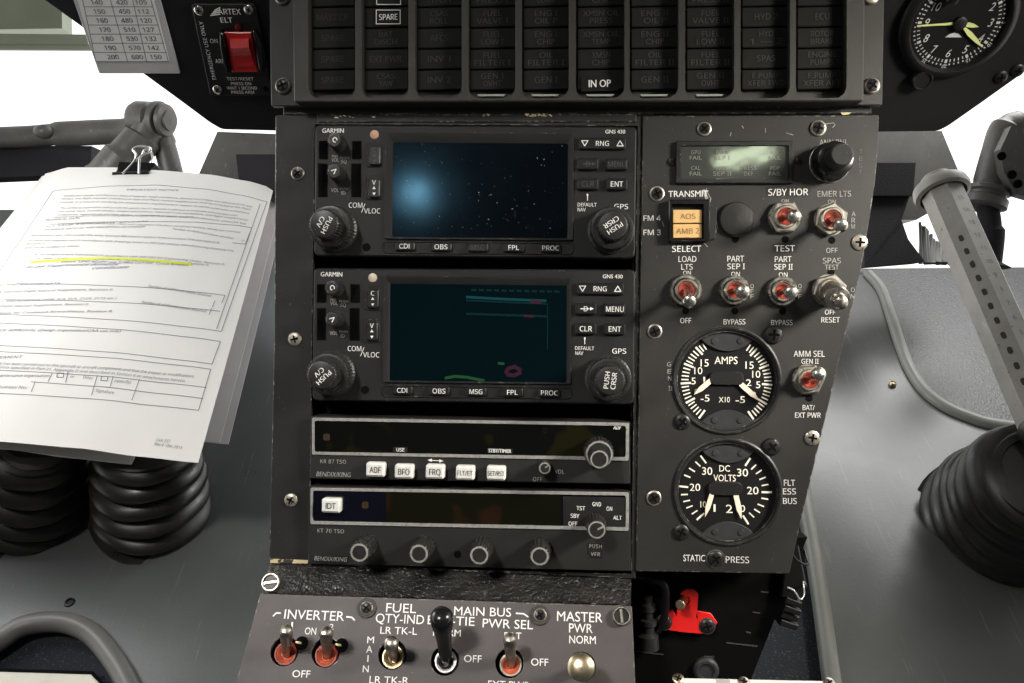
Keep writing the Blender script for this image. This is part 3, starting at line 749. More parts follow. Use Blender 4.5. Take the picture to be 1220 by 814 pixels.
# ================================================================ CONSOLE
co = thing('center_console', 'black centre console housing with bare worn edges around the radios', 'console', MAIN.P(-60, -400, -120))
PL = [(328, 137), (765, 138), (757, 690), (320.5, 669), (326.5, 400)]
hole = [(375, 148), (760, 150), (752, 684), (368.5, 674)]
mb = MB(); prism(mb, MAIN, roundpoly(MAIN.poly(PL), 2.5), -5, 0, 1.0, [ccw(MAIN.poly(hole))]); build(mb, 'rack_panel', 'panel_paint', co)
mb = MB(); prism(mb, MAIN, MAIN.poly([(331, 139), (1030, 139), (945, 676), (757, 684), (324, 666)]), -290, -32); build(mb, 'housing', 'well_black', co)
mb = MB()
prism(mb, MAIN, MAIN.poly([(331, 139), (340, 139), (333, 666), (324, 666)]), -40, -5.2); build(mb, 'rack_wall', 'panel_paint', co); mb = MB()
prism(mb, MAIN, MAIN.poly([(756, 139), (775, 139), (765, 684), (750, 684)]), -40, -7.2); build(mb, 'rack_wall', 'panel_paint', co)
for x, y in ((355, 207), (351.5, 404), (347, 596)): screw(MAIN, co, x, y, 8, 'screw_worn')
# rail between warning panel and radios, paint scraped
mb = MB(); prism(mb, MAIN, MAIN.poly([(336, 126), (1040, 126), (1040, 134.5), (336, 136)]), -30, -4, 1); build(mb, 'top_rail', 'panel_paint', co)
mb = MB(); prism(mb, MAIN, MAIN.poly([(378, 136.5), (758, 136), (758, 146), (378, 146.5)]), -20, 1.5, 1); build(mb, 'top_strip', 'panel_paint', co)
mb = MB()
for x0, x1, y in ((396, 446, 139), (566, 584, 137), (626, 636, 137), (640, 655, 137), (1000, 1012, 136)):
    for i in range(7):
        xa = random.uniform(x0, x1); stroke(mb, MAIN, [(xa, y+random.uniform(-1.5, 1.5)), (xa+random.uniform(1, 5), y+random.uniform(-1.5, 1.5))], random.uniform(.6, 1.8), 1.9)
build(mb, 'scraped_paint', 'bare_edge', co)
# ledge under the transponder
def lv3(F, px, py, h): return F.P(*F.hit(px, py, h)[:2], h)
Lb0, Lb1 = lv3(MAIN, 323, 668, -3), lv3(MAIN, 752, 690, -3)
Lf0, Lf1 = lv3(POW, 311, 706, -2), lv3(POW, 751, 721, -2)
mb = MB(); nx, ny = 60, 10; vs = []; fs = []
for j in range(ny+1):
    for i in range(nx+1):
        p = Lb0.lerp(Lb1, i/nx).lerp(Lf0.lerp(Lf1, i/nx), j/ny); vs.append(p+Vector((0, 0, random.uniform(-.5, .5))))
for j in range(ny):
    for i in range(nx): o = j*(nx+1)+i; fs.append([o, o+1, o+nx+2, o+nx+1])
mb.add(vs, fs); hexa(mb, [Lb0+Vector((0, 0, -3)), Lb1+Vector((0, 0, -3)), Lf1+Vector((0, 0, -3)), Lf0+Vector((0, 0, -3))], (0, 0, -18)); build(mb, 'ledge', 'ledge_tar', co)
mb = MB(); hexa(mb, [lv3(MAIN, 322, 666, 1), lv3(MAIN, 367, 667.5, 1), lv3(MAIN, 367, 671.5, 1.5), lv3(MAIN, 322, 671, 1.5)], (0, 4, 0)); build(mb, 'worn_corner', 'bare_edge', co)
for x, y in ((366, 703), (402, 703)): screw(POW, co, x, y, 7, 'screw_black', -3)
# lower pedestal
mb = MB(); prism(mb, MAIN, MAIN.poly([(757, 650), (962, 640), (896, 806), (880, 870), (330, 870), (330, 650)], -78), -300, -78); build(mb, 'lower_housing', 'well_black', co)
mb = MB()
for x0, y0, x1, y1 in ((907, 705, 915, 706), (897, 729.5, 905, 730.5), (889, 753, 894, 754), (866, 766, 902, 770), (758, 776, 790, 780)):
    stroke(mb, MAIN, [(x0, y0), (x1, y1)], 1.8, -77)
build(mb, 'scratch', 'legend_ink', co)
mb = MB(); a, b, _ = MAIN.hit(842, 800, -70); lathe(mb, MAIN, (a, b, -78), [(16, 0), (16, 6), (13, 9), (10, 9), (9, 6), (0, 6)], 24); build(mb, 'socket', 'dial_cover', co)
cap(MAIN, co, '0100', 845, 783, 3, 'faint_ink', h=-77, w=12); cap(MAIN, co, 'STBY', 845, 787.5, 3, 'faint_ink', h=-77, w=12)

# red bracket and its neighbours in the recess
rb = thing('latch_bracket', 'bright red metal latch bracket in the dark recess under the gauges', 'bracket', MAIN.P(*MAIN.hit(812, 752, -70)))
rp = [(330, 320), (345, 298), (375, 288), (410, 295), (430, 320), (426, 400), (417, 446), (432, 472), (440, 510), (472, 541), (345, 532), (240, 516), (197, 502), (203, 478), (232, 428), (285, 402), (308, 442), (316, 390), (348, 384), (384, 366), (384, 338), (352, 326)]
RB = -66
mb = MB(); prism(mb, MAIN, MAIN.poly([(740+x/4.677, 640+y/4.677) for x, y in rp], RB), RB-4, RB, .6); build(mb, 'plate', 'red_paint', rb)
mb = MB(); prism(mb, MAIN, MAIN.poly([(829, 729.5), (848, 733), (856, 744), (850, 753), (842, 756), (834, 748)], RB-2), RB-11, RB-8, .6); build(mb, 'rear_plate', 'red_paint', rb)
mb = MB(); G = Frame(MAIN.P(*MAIN.hit(815, 715, RB)), MAIN.n+Vector((-.35, 0, .05)), MAIN.v)
lathe(mb, G, (0, 0, 0), [(5.4, -14), (5.4, 22), (6.2, 22.5), (6.2, 25), (5, 26), (0, 26)], 24); build(mb, 'pin', 'brass', rb)
for x, y in ((791, 741.5), (842.6, 746)): screw(MAIN, rb, x, y, 9, 'screw_black', RB, washer=10.5)
def cable(pts, r, mat, label, name='cable'):
    mb = MB(); tube(mb, spline([lv3(MAIN, x, y, h) for x, y, h in pts], 8), r, 12); return tag(build(mb, name, mat), label, 'cable')
cable([(756, 688, -60), (775, 690, -40), (791, 697, -40), (793, 720, -48), (788, 745, -60), (770, 765, -78)], 5, 'cable', 'thick black cable curving round the left of the red bracket')
hz = thing('hose_fitting', 'black ribbed hose fitting left of the red bracket', 'fitting', lv3(MAIN, 768, 770, -78))
mb = MB(); G = Frame(lv3(MAIN, 772, 772, -60), MAIN.P(0, 66, 2)-MAIN.P(0, 0, 0), MAIN.n)
lathe(mb, G, (0, 0, 0), [(14, 0), (13, 16), (8, 20), (8, 28), (11, 30), (11, 36), (7, 38), (7, 46), (10, 48), (10, 55), (6, 58), (6, 66), (0, 67)], 24); build(mb, 'barrel', 'knob_black', hz)
cable([(938, 700, -30), (946, 704, -28), (953, 714, -30), (958, 708, -34), (957, 694, -40), (960, 696, -60)], 1.1, 'wire', 'thin bare wire loop hanging at the lower right console corner', 'wire')
cable([(940, 655, -20), (950, 668, -26), (962, 672, -40), (958, 655, -50)], 1.4, 'cable', 'thin black wire sticking out beside the rolled floor edge', 'wire')
cn = thing('connector', 'black ribbed connector hanging beside the rolled floor edge', 'connector', lv3(MAIN, 935, 740, -60))
mb = MB()
for i in range(4):
    q = [(930+8-i*2.4, 712+i*8.5), (956-i*1.6, 719+i*8.5), (953-i*1.6, 725+i*8.5), (928+7-i*2.4, 719+i*8.5)]
    prism(mb, MAIN, MAIN.poly(q, -58), -90, -58+(i % 2)*3, 1)
build(mb, 'body', 'cable', cn)
mb = MB(); prism(mb, MAIN, MAIN.poly([(938, 655), (952, 650), (962, 700), (950, 716), (930, 712)], -64), -110, -64, 2); build(mb, 'bundle', 'cable', cn)

# ================================================================ WARNING (ANNUNCIATOR) PANEL
an_ = thing('warning_panel', 'wide dark grey warning panel of unlit caption tiles across the top', 'warning panel', MAIN.P(80, 275, 0))
mb = MB(); prism(mb, MAIN, roundpoly(MAIN.poly([(325, 128), (1049, 127), (1052, -46), (322, -46)]), 2), -3, 6, 1); build(mb, 'flange', 'annun_paint', an_)
cols = [(367.6, 422.8), (431, 486.3), (494.4, 549.8), (557.7, 613.7), (621.5, 677.6), (686.2, 744), (750.2, 808.3), (816.4, 874.7), (882.5, 941), (948.5, 1008.6)]
slots = []
for x0, x1 in cols:
    q = ccw(MAIN.poly([(x0, -30), (x1, -30.5), (x1, 116.5), (x0, 117)], 26))
    (a0, b0), (a1, b1) = (min(p[0] for p in q), min(p[1] for p in q)), (max(p[0] for p in q), max(p[1] for p in q))
    r = 13; out = []
    for qx, qy, s0 in ((a1-1.5, b1-1.5, 0), (a0+1.5, b1-1.5, 90), (a0+r, b0+r, 180), (a1-r, b0+r, 270)):
        rr = 1.5 if s0 < 180 else r
        for i in range(7):
            an = math.radians(s0+90*i/6); out.append((qx+rr*math.cos(an), qy+rr*math.sin(an)))
    slots.append(out)
mb = MB(); prism(mb, MAIN, roundpoly(MAIN.poly([(350, 121.5), (1029, 120.5), (1031, -40), (348, -40)], 26), 3), 6, 26, 1.4, slots); build(mb, 'grille', 'annun_paint', an_)
mb = MB()
for i, (x0, x1) in enumerate(cols):
    if i in (3, 4, 5, 6, 7):
        m = (x0+x1)/2; prism(mb, MAIN, MAIN.poly([(m-17, 112.4), (m+17, 112.2), (m+15, 114.6), (m-15, 114.8)], 20), 12, 20)
build(mb, 'pale_strip', 'legend_edge', an_)  # pale strips low in the middle columns
TILES = [['SPARE', 'MAST CP', 'SPARE', 'SPARE', 'SPARE'],
         ['', '', 'BAT\nDISCH', 'EXT PWR', 'CSAS\nYAW'],
         ['CSAS\nPITCH', 'CSAS\nROLL', 'AFCS', 'INV 1', 'INV 2'],
         ['FUEL\nPRESS I', 'FUEL\nVALVE I', 'FUEL\nLOW I', 'FUEL\nFILTER I', 'GEN I\nOVHT'],
         ['ENG I\nCOMB', 'ENG I\nOIL P', 'ENG I\nCHIP', 'OIL\nFILTER I', 'GEN I'],
         ['C BOX\nCHIP', 'XMSN OIL\nPRESS', 'XMSN OIL\nTEMP', 'XMSN\nCHIP', ''],
         ['ENG II', 'ENG II\nOIL P', 'ENG II\nCHIP', 'OIL\nFILTER II', 'GEN II'],
         ['FUEL\nPRESS II', 'FUEL\nVALVE II', 'FUEL\nLOW II', 'FUEL\nFILTER II', 'GEN II\nOVHT'],
         ['', 'HYD 2', 'HYD\n1 --- 2', 'SPAS', 'F.PUMP\nXFER FWD'],
         ['', 'ECU', 'ROTOR\nBRAKE', 'ENGINE\nPUMPS', 'F.PUMP\nXFER AFT']]
for ci, (x0, x1) in enumerate(cols):
    for ri in range(5):
        yc = -4.2+ri*24.9; xm = (x0+x1)/2+1; mb = MB()
        yc -= (ci/9)*1.0
        k = MAIN.k(xm, yc, 14); a, b, _ = MAIN.hit(xm, yc, 14)
        prism(mb, MAIN, rrect(a, b, (x1-x0-1.5)*k, 23.2*k, 1.5), 6.5, 14, 1.0)
        t = build(mb, 'caption_tile', 'legend', an_)
        txt = TILES[ci][ri]
        if txt:
            ls = txt.split('\n'); m2 = MB()
            for li, s in enumerate(ls):
                hh = 7.2 if len(ls) == 1 else 6.6
                letter(m2, MAIN, s, xm, yc+(li-(len(ls)-1)/2)*9, hh, 14.4, bold=.02, w=min(46, 5.4*len(s)))
            build(m2, 'lettering', 'legend_ink', t)
def sticker(px, py, wd, ht, txt, border):
    k = MAIN.k(px, py, 15); a, b, _ = MAIN.hit(px, py, 15); mb = MB()
    prism(mb, MAIN, rrect(a, b, wd*k, ht*k, 1), 14.2, 15.2)
    o = build(mb, 'sticker', 'dial_black', an_, 'black sticker reading %s' % txt if txt else 'black sticker with a white border')
    m2 = MB()
    if border:
        for d, t_ in ((0, 1.2),):
            x0, x1, y0, y1 = px-wd/2+1, px+wd/2-1, py-ht/2+1, py+ht/2-1
            stroke(m2, MAIN, [(x0, y0), (x1, y0), (x1, y1), (x0, y1), (x0, y0)], 1.0, 15.6)
    if txt: letter(m2, MAIN, txt, px, py, 6.8 if border else 8.5, 15.6, bold=.03, w=22 if border else 26)
    if m2.v: build(m2, 'lettering', 'white_ink', o)
sticker(462.5, 20.3, 30.5, 18.5, 'SPARE', True); sticker(463, -3.5, 30.5, 20, '', True)
sticker(714.5, 99.5, 44, 18.5, 'IN OP', False)
for x, y in ((338, 103), (1038, 103), (1037, -3), (337, -3)): screw(MAIN, an_, x, y, 9.5, 'screw_worn', 6, dome=.6)

# ================================================================ NAV RADIOS
def tri(mb, F, px, py, s, up, h, wd=.9):
    d = -1 if up else 1
    stroke(mb, F, [(px-s, py-d*s*.75), (px+s, py-d*s*.75), (px, py+d*s*.9), (px-s, py-d*s*.75)], wd, h)
def nav_radio(label, dx, face, scr_o, scr_i, bar, g, glass, worn, knob_rot, kgps_rot, H=9):
    F = MAIN
    cx = sum(p[0] for p in face)/4; cy = sum(p[1] for p in face)/4
    r = thing('navigation_radio', label, 'radio', F.P(*F.hit(cx, face[2][1])), 'navigation radios in the console')
    mb = MB()
    oq = roundpoly(F.poly(scr_o, H), 3); iq = roundpoly(F.poly(scr_i, 2), 3)
    prism(mb, F, roundpoly(F.poly(face, H), 7), -30, H, 1.6, [])
    # raised frame round the screen (body stays solid; the screen sits in its frame)
    build(mb, 'faceplate', 'radio_black', r)
    mb = MB(); e = 3.0; sq = ccw(scr_o)
    outer = roundpoly(F.poly(scr_o, H+e), 3); inner = roundpoly(F.poly(scr_i, H+.6), 2)
    # sloped bezel: outer lip high, falling to the glass
    lip = offset(ccw(outer), 2.2)
    n = len(outer); o_, l_, i_ = ccw(outer), lip, ccw(inner)
    vs = [F.P(x, y, H) for x, y in o_]+[F.P(x, y, H+e) for x, y in offset(o_, .7)]+[F.P(x, y, H+e) for x, y in l_]+[F.P(x, y, H+.3) for x, y in i_]
    fs = []
    for q in range(3):
        for i in range(n): j = (i+1) % n; fs.append([q*n+i, q*n+j, (q+1)*n+j, (q+1)*n+i])
    mb.add(vs, fs); build(mb, 'screen_bezel', 'radio_black', r)
    mb = MB(); prism(mb, F, offset(i_, -.8), H+.1, H+.6); build(mb, 'screen', glass, r)
    if glass == 'glass_screen':  # reflections of the cabin painted on the glass as faint emissive strokes
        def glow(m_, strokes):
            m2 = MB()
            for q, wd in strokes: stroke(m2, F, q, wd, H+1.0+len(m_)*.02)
            build(m2, 'painted_reflection', m_, r)
        glow('rfl_cyan', [([(556, 354), (600, 356.5), (650, 358.5)], 3.0)])
        glow('rfl_teal', [([(556, 374), (600, 375.5), (652, 377)], 2.6), ([(556, 358), (600, 360), (650, 362)], 2.2), ([(652, 362), (652.5, 380), (652, 416)], 1.3)]
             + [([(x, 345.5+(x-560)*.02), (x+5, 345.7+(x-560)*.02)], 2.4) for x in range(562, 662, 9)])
        glow('rfl_green', [([(531, 450.5), (542, 448.5), (556, 449.5), (568, 452), (576, 453.5)], 3.4), ([(594, 433), (600, 433.5)], 3)])
        glow('rfl_magenta', [([(633, 359.5), (644, 360)], 4), ([(625, 376.5), (635, 377)], 3), ([(603, 443), (606, 439), (613, 437), (619, 440.5), (619, 444.5), (612, 447.5), (605, 446.5), (603, 443)], 4.4)])
    # maker and type
    cap(F, r, 'GARMIN', *g['maker'], 5.2, 'white_ink', h=H+.4, rot=1.0, w=26, bold=.05)
    cap(F, r, 'GNS 430', *g['type'], 4.4, 'white_ink', h=H+.4, rot=1, w=23.5, bold=.03)
    mb = MB(); a, b, _ = F.hit(*g['led'], H); lathe(mb, F, (a, b, H), [(5.4, 0), (5, .8), (3.6, 1.3), (0, 1.5)], 24); build(mb, 'light_sensor', g['ledmat'], r)
    for (x0, x1, y0, y1) in g['slots']:
        mb = MB(); q = F.poly([(x0, y0), (x1, y0), (x1, y1), (x0, y1)], H)
        prism(mb, F, roundpoly(q, 1), H-2, H+.5, .2, [ccw(offset(ccw(roundpoly(q, 1)), 1.3))]); build(mb, 'card_slot_lip', 'well_black', r)
    for (tx, ty), sy in zip(g['small'], ('arc', 'v')):
        o = knob(F, r, tx, ty, H+22, 8.4, 22, ring='knob_black', flare=1.12, h0=H)
        m2 = MB()
        if sy == 'arc': stroke(m2, F, [(tx+2.5*math.cos(q/6*5-1.0+knob_rot*.02)+1, ty+2.8*math.sin(q/6*5-1.0+knob_rot*.02)) for q in range(7)], 1.2, H+22.6)
        else: stroke(m2, F, [(tx-3, ty-.5), (tx+2.8, ty-2.2), (tx+.2, ty+3.2)], 1.2, H+22.6)
        build(m2, 'lettering', 'white_ink', o)
    for t_, x, y, hh, wd in g['tiny']: cap(F, r, t_, x, y, hh, 'worn_ink', h=H+.4, rot=1, w=wd)
    for (bx_, by_), t_ in zip(g['cv'], ('C', 'V')):
        mb = MB(); k = F.k(bx_, by_, H); a, b, _ = F.hit(bx_, by_, H)
        prism(mb, F, rrect(a, b, 19.5*k, 29*k, 4), H, H+1.2, .8); build(mb, 'button_surround', 'radio_black', r)
        o = button(F, r, bx_, by_, 14, 23, H+5, 3, 1, h0=H)
        m2 = MB()
        ink = 'worn_key_ink' if (worn and t_ == 'C') else 'white_ink'
        letter(m2, F, t_, bx_, by_-6.5, 5.4, H+5.4, 1, bold=.02)
        for dy, s_ in ((0, -1), (7, 1)):
            X, Y = bx_, by_+dy
            q = F.poly([(X-2, Y-s_*1.4), (X+2, Y-s_*1.4), (X, Y+s_*2)], H+5.4); m2.add([F.P(*p, H+5.4) for p in ccw(q)], [[0, 1, 2]])
        build(m2, 'lettering', ink, o)
    cap(F, r, 'COM', *g['com'], 6, h=H+.4, rot=1, w=16.5); cap(F, r, 'VLOC', *g['vloc'], 6, h=H+.4, rot=1, w=19.5)
    mb = MB(); cx_, cy_ = (g['com'][0]+g['vloc'][0])/2-.5, (g['com'][1]+g['vloc'][1])/2; stroke(mb, F, [(cx_+1.8, cy_-5), (cx_-2.2, cy_+5)], .8, H+.4); build(mb, 'lettering', 'white_ink', r)
    # big dual knobs
    for key, txts, rot in (('kcom', ('PUSH', 'C/V'), knob_rot), ('kgps', ('PUSH', 'CRSR'), kgps_rot)):
        tx, ty = g[key]; HI = H+50
        a, b, _ = F.hit(tx, ty, HI); mb = MB()
        HO = H+27
        lathe(mb, F, (a, b, 0), [(27, H), (27, H+5), (24.5, H+7), (24.5, HO-2.5), (23.6, HO-.4)], 160, 0, (40, .018, H+6, HO-2.5))
        lathe(mb, F, (a, b, 0), [(23.6, HO-.4), (21.8, HO), (20, HO), (18.6, HO-2), (0, HO-2)], 160, 0)
        o = build(mb, 'tuning_knob', 'knob_black', r)
        m2 = MB(); lathe(m2, F, (a, b, 0), [(16.5, HO-2), (16.5, HI-2), (15.4, HI-.3), (14.6, HI), (0, HI)], 128, 0, (30, .03, HO-2, HI-2)); p = build(m2, 'inner_knob', 'knob_black', o)
        m3 = MB(); c_, s_ = math.cos(math.radians(rot)), math.sin(math.radians(rot))
        for li, t_ in enumerate(txts):
            off = (-4.2, 4.2)[li]
            letter(m3, F, t_, tx-s_*off, ty+c_*off, 5.6, HI+.3, rot, w=(21, 13)[li] if key == 'kcom' else (20, 20)[li], bold=.025)
        build(m3, 'lettering', 'white_ink', o)
    mb = MB(); a, b, _ = F.hit(*g['hole'], H); lathe(mb, F, (a, b, H), [(5, .1), (4.4, .5), (4.1, .3), (0, .3)], 20); build(mb, 'hole', 'well_black', r)
    # key bar under the screen
    q = F.poly(bar, H); k = F.k(*bar[0])
    (ax, ay), (bx2, by2), (cx2, cy2), (dx2, dy2) = q; ht = abs(ay-dy2)
    mb = MB(); prism(mb, F, roundpoly(q, ht*.48, 6), H, H+1.4, .9, [ccw(offset(ccw(roundpoly(q, ht*.48, 6)), 2.0))]); build(mb, 'key_bar', 'radio_black', r)
    for i, t_ in enumerate(('CDI', 'OBS', 'MSG', 'FPL', 'PROC')):
        x, y = g['keys'][i]
        button(F, r, x, y, 25, 10.5, H+5, 3, 1, txt=t_, th=5.6, h0=H, tw={'PROC': 20, 'CDI': 12.5, 'FPL': 12.5}.get(t_, 15.5), ink='worn_key_ink' if (worn and t_ == 'MSG') else 'white_ink')
    x, y = g['rng']
    o = button(F, r, x, y, 56, 14, H+4, 2.5, 1, txt='RNG', th=5.8, h0=H, tw=15.5)
    mb = MB(); tri(mb, F, x-21, y-.4, 3.8, False, H+4.4); tri(mb, F, x+21, y+.2, 3.8, True, H+4.4); build(mb, 'lettering', 'white_ink', o)
    for (x, y), t_, wn in zip(g['pad'], ('D', 'MENU', 'CLR', 'ENT'), (1, 1, 1, 0)):
        ink = 'worn_key_ink' if (worn and wn) else 'white_ink'
        if t_ == 'D':
            o = button(F, r, x, y, 25, 13.5, H+5, 2.5, 1, h0=H); m2 = MB()
            letter(m2, F, 'D', x, y, 6, H+5.3, 1); stroke(m2, F, [(x-6, y), (x+4, y)], 1, H+5.5)
            q = F.poly([(x+5, y-2), (x+9.5, y), (x+5, y+2)], H+5.4); m2.add([F.P(*p, H+5.4) for p in ccw(q)], [[0, 1, 2]])
            build(m2, 'lettering', ink, o)
        else: button(F, r, x, y, 25, 13.5, H+5, 2.5, 1, txt=t_, th=6.2, h0=H, ink=ink, tw={'MENU': 21, 'CLR': 14.5, 'ENT': 14.5}[t_], bold=.02 if t_ == 'ENT' else .012)
    x, y = g['pin']; mb = MB(); stroke(mb, F, [(x, y-4), (x, y+3)], .8, H+.4); stroke(mb, F, [(x, y-4.4), (x, y-3)], 1.8, H+.42); build(mb, 'lettering', 'white_ink', r)
    cap(F, r, 'DEFAULT', *g['def'], 4.2, h=H+.4, rot=1, w=22.5); cap(F, r, 'NAV', *g['nav'], 4.2, h=H+.4, rot=1, w=9.5); cap(F, r, 'GPS', *g['gps'], 6, h=H+.4, rot=1, w=16.5)
    return r
nav_radio('upper navigation radio, dark dusty screen with a blue glow and worn keys', 0,
    [(375.5, 148.5), (758.5, 151), (756.5, 308), (374, 305)], [(458.5, 156.5), (684.5, 158), (683.5, 287), (457.5, 285)], [(469, 170.5), (676, 172), (675.5, 283.5), (468, 282.5)],
    [(456, 286.5), (684.5, 288), (684, 304), (455.5, 302.5)],
    dict(maker=(396.8, 155.7), type=(733, 157), led=(446, 160.5), ledmat='peach_led', slots=[(380, 391, 168, 190), (419.5, 431, 168, 190), (379, 390.5, 195, 235), (418.5, 430.5, 195, 235)],
         small=[(398, 166.7), (397.6, 204)], tiny=[('PWR', 399, 186.3, 2.8, 7), ('VOL', 399.6, 190.7, 4, 9), ('PUSH', 410.3, 188.3, 2.8, 10.5), ('SQ', 409.6, 192.6, 4, 7), ('VOL', 399, 226.7, 4.4, 9.5), ('PUSH', 410, 225.2, 2.8, 10), ('ID', 409.3, 230, 4, 5)],
         cv=[(446, 185), (445.6, 224)], com=(423.7, 244.6), vloc=(443.4, 251.4), kcom=(385.5, 266.5), kgps=(730.5, 268.5), hole=(436.7, 294.6),
         keys=[(481.6, 293.4), (525.4, 294.2), (569, 294.7), (612, 295), (656, 295.6)], rng=(717.7, 171), pad=[(700.4, 195.4), (735, 195.7), (700.4, 219.2), (735, 219.4)],
         pin=(700, 236), **{'def': (699.5, 244)}, nav=(693, 249.8), gps=(740, 246.2)), 'glass_dusty', True, 118, -33+180)
nav_radio('lower navigation radio, clean dark teal screen and crisp white key legends', 0,
    [(373.5, 319.5), (757, 321.5), (755, 482), (372, 477.5)], [(457, 328), (681.5, 330), (681, 458.5), (456, 456)], [(465.5, 339), (674.6, 341), (674.5, 455.5), (465, 453.5)],
    [(455, 457.8), (682, 460.3), (682, 476), (454.5, 473.5)],
    dict(maker=(395, 326.9), type=(730, 329.5), led=(444, 331), ledmat='cream_led', slots=[(377.7, 389, 338.6, 361), (417.5, 429, 338.6, 361), (377.5, 388.5, 367, 405.5), (416.5, 428.5, 367, 406)],
         small=[(395, 343), (395.4, 380.5)], tiny=[('PWR', 397, 357.3, 2.8, 7), ('VOL', 398, 361.5, 4, 9), ('PUSH', 409.3, 359.3, 2.8, 10.5), ('SQ', 408.6, 363.6, 4, 7), ('VOL', 397.5, 397, 4.4, 9.5), ('PUSH', 409, 395.4, 2.8, 10), ('ID', 408.3, 400.2, 4, 5)],
         cv=[(444, 356), (443, 394.6)], com=(422.4, 415.4), vloc=(442.3, 422.8), kcom=(383, 447), kgps=(727, 453.5), hole=(435, 464.7),
         keys=[(479, 465.2), (523, 466), (567, 466.7), (610.4, 467.6), (654.5, 468.3)], rng=(715, 344.2), pad=[(698, 368), (732.6, 368.5), (698, 391.8), (732.6, 392.2)],
         pin=(696.7, 407), **{'def': (696.5, 415)}, nav=(690, 420.9), gps=(737.7, 418.4)), 'glass_screen', False, 138, -83)

# ================================================================ DIRECTION FINDER AND TRANSPONDER
def strip_radio(name, label, cat, face, fo, fi, glass, H=8):
    r = thing(name, label, cat, MAIN.P(*MAIN.hit((face[2][0]+face[3][0])/2, face[2][1])))
    mb = MB(); prism(mb, MAIN, roundpoly(MAIN.poly(face, H), 2), -30, H, 1); build(mb, 'faceplate', 'radio_grey', r)
    mb = MB(); prism(mb, MAIN, roundpoly(MAIN.poly(fo, H+2), 2.5), H-.5, H+2, .5, [ccw(roundpoly(MAIN.poly(fi, H+2), 3))], hole_taper=.3); build(mb, 'bezel', 'bezel_silver', r)
    mb = MB(); prism(mb, MAIN, offset(ccw(MAIN.poly(fi, H+.6)), -1), H-.2, H+.6); build(mb, 'display_window', glass, r)
    return r
H = 8
kr = strip_radio('direction_finder', 'slim radio with a row of five white keys below its dark display', 'radio',
    [(370, 496), (750.5, 503), (751, 577), (369.3, 570.5)], [(371.6, 497.8), (749.3, 504), (749, 549.5), (371.6, 542)], [(374.3, 501.3), (745.8, 507.5), (745.6, 545), (374.3, 538.6)], 'glass_display')
for t_, x, y, wd, tagw in (('USE', 477, 536, 9.5, 17), ('STBY/TIMER', 595.6, 537.3, 27, 30)):
    mb = MB(); k = MAIN.k(x, y); a, b, _ = MAIN.hit(x, y, H+.8); prism(mb, MAIN, rrect(a, b, tagw*k, 6*k, .5, 1.2), H+.5, H+1.0); o = build(mb, 'tag', 'legend', kr)
    m2 = MB(); letter(m2, MAIN, t_, x, y, 4.2, H+1.3, 1.2, wd, .05); build(m2, 'lettering', 'white_ink', o)
cap(MAIN, kr, 'ADF', 735.5, 509.5, 4.2, h=H+1, rot=1.2, w=9.5, bold=.04, shear=.2)
mb = MB(); a, b, _ = MAIN.hit(649.5, 512.8, H+1); lathe(mb, MAIN, (a, b, H), [(4.2, .7), (4, 1.2), (3.4, .8), (0, .8)], 20); build(mb, 'light_sensor', 'well_black', kr)
mb = MB(); a, b, _ = MAIN.hit(389, 521, H+1); prism(mb, MAIN, rrect(a, b, 8, 8, 2), H+.6, H+.9); build(mb, 'indicator', 'dim_amber', kr)
cap(MAIN, kr, 'KR 87 TSO', 397, 550, 4.6, 'worn_ink', h=H+.4, rot=1, w=31, space=1.1)
cap(MAIN, kr, 'BENDIX/KING', 397.5, 565.3, 5.4, 'worn_ink', h=H+.4, rot=1, w=42, shear=.2)
for t_, x, y, wd in (('ADF', 447, 560, 13.5), ('BFO', 481, 562.3, 13.5), ('FRQ', 518, 562.5, 13.5), ('FLT/ET', 554, 563.8, 18), ('SET/RST', 591, 564.3, 20)):
    button(MAIN, kr, x, y, 22.5, 17, H+11, 2.5, 1.2, 'key_white', t_, 7 if '/' not in t_ else 5.5, 'black_ink', 2.4, h0=H, tw=wd, bold=.02, name='key')
mb = MB(); stroke(mb, MAIN, [(512, 548.5), (527, 549.3)], .8, H+.4)
for s_, x, y in ((-1, 509.5, 548.4), (1, 528.5, 549.4)):
    q = MAIN.poly([(x, y), (x-s_*5, y-2), (x-s_*5, y+2)], H+.4); mb.add([MAIN.P(*p, H+.4) for p in ccw(q)], [[0, 1, 2]])
build(mb, 'lettering', 'white_ink', kr)
knob(MAIN, kr, 649, 558, H+20, 7.2, 20, ringw=.2, h0=H, pointer=38)
cap(MAIN, kr, 'VOL', 666.5, 562, 4.8, 'worn_ink', h=H+.4, rot=1.5, w=11, space=1.1); cap(MAIN, kr, 'OFF', 640.5, 571, 4.8, 'worn_ink', h=H+.4, rot=1.5, w=11, space=1.1)
o = knob(MAIN, kr, 714, 541.5, H+32, 17, 24, ringw=.12, h0=H, flare=1.05)
knob(MAIN, o, 714, 547.5, H+52, 11.3, 30, ringw=.16, depth=.02, h0=H+30, name='inner_knob')

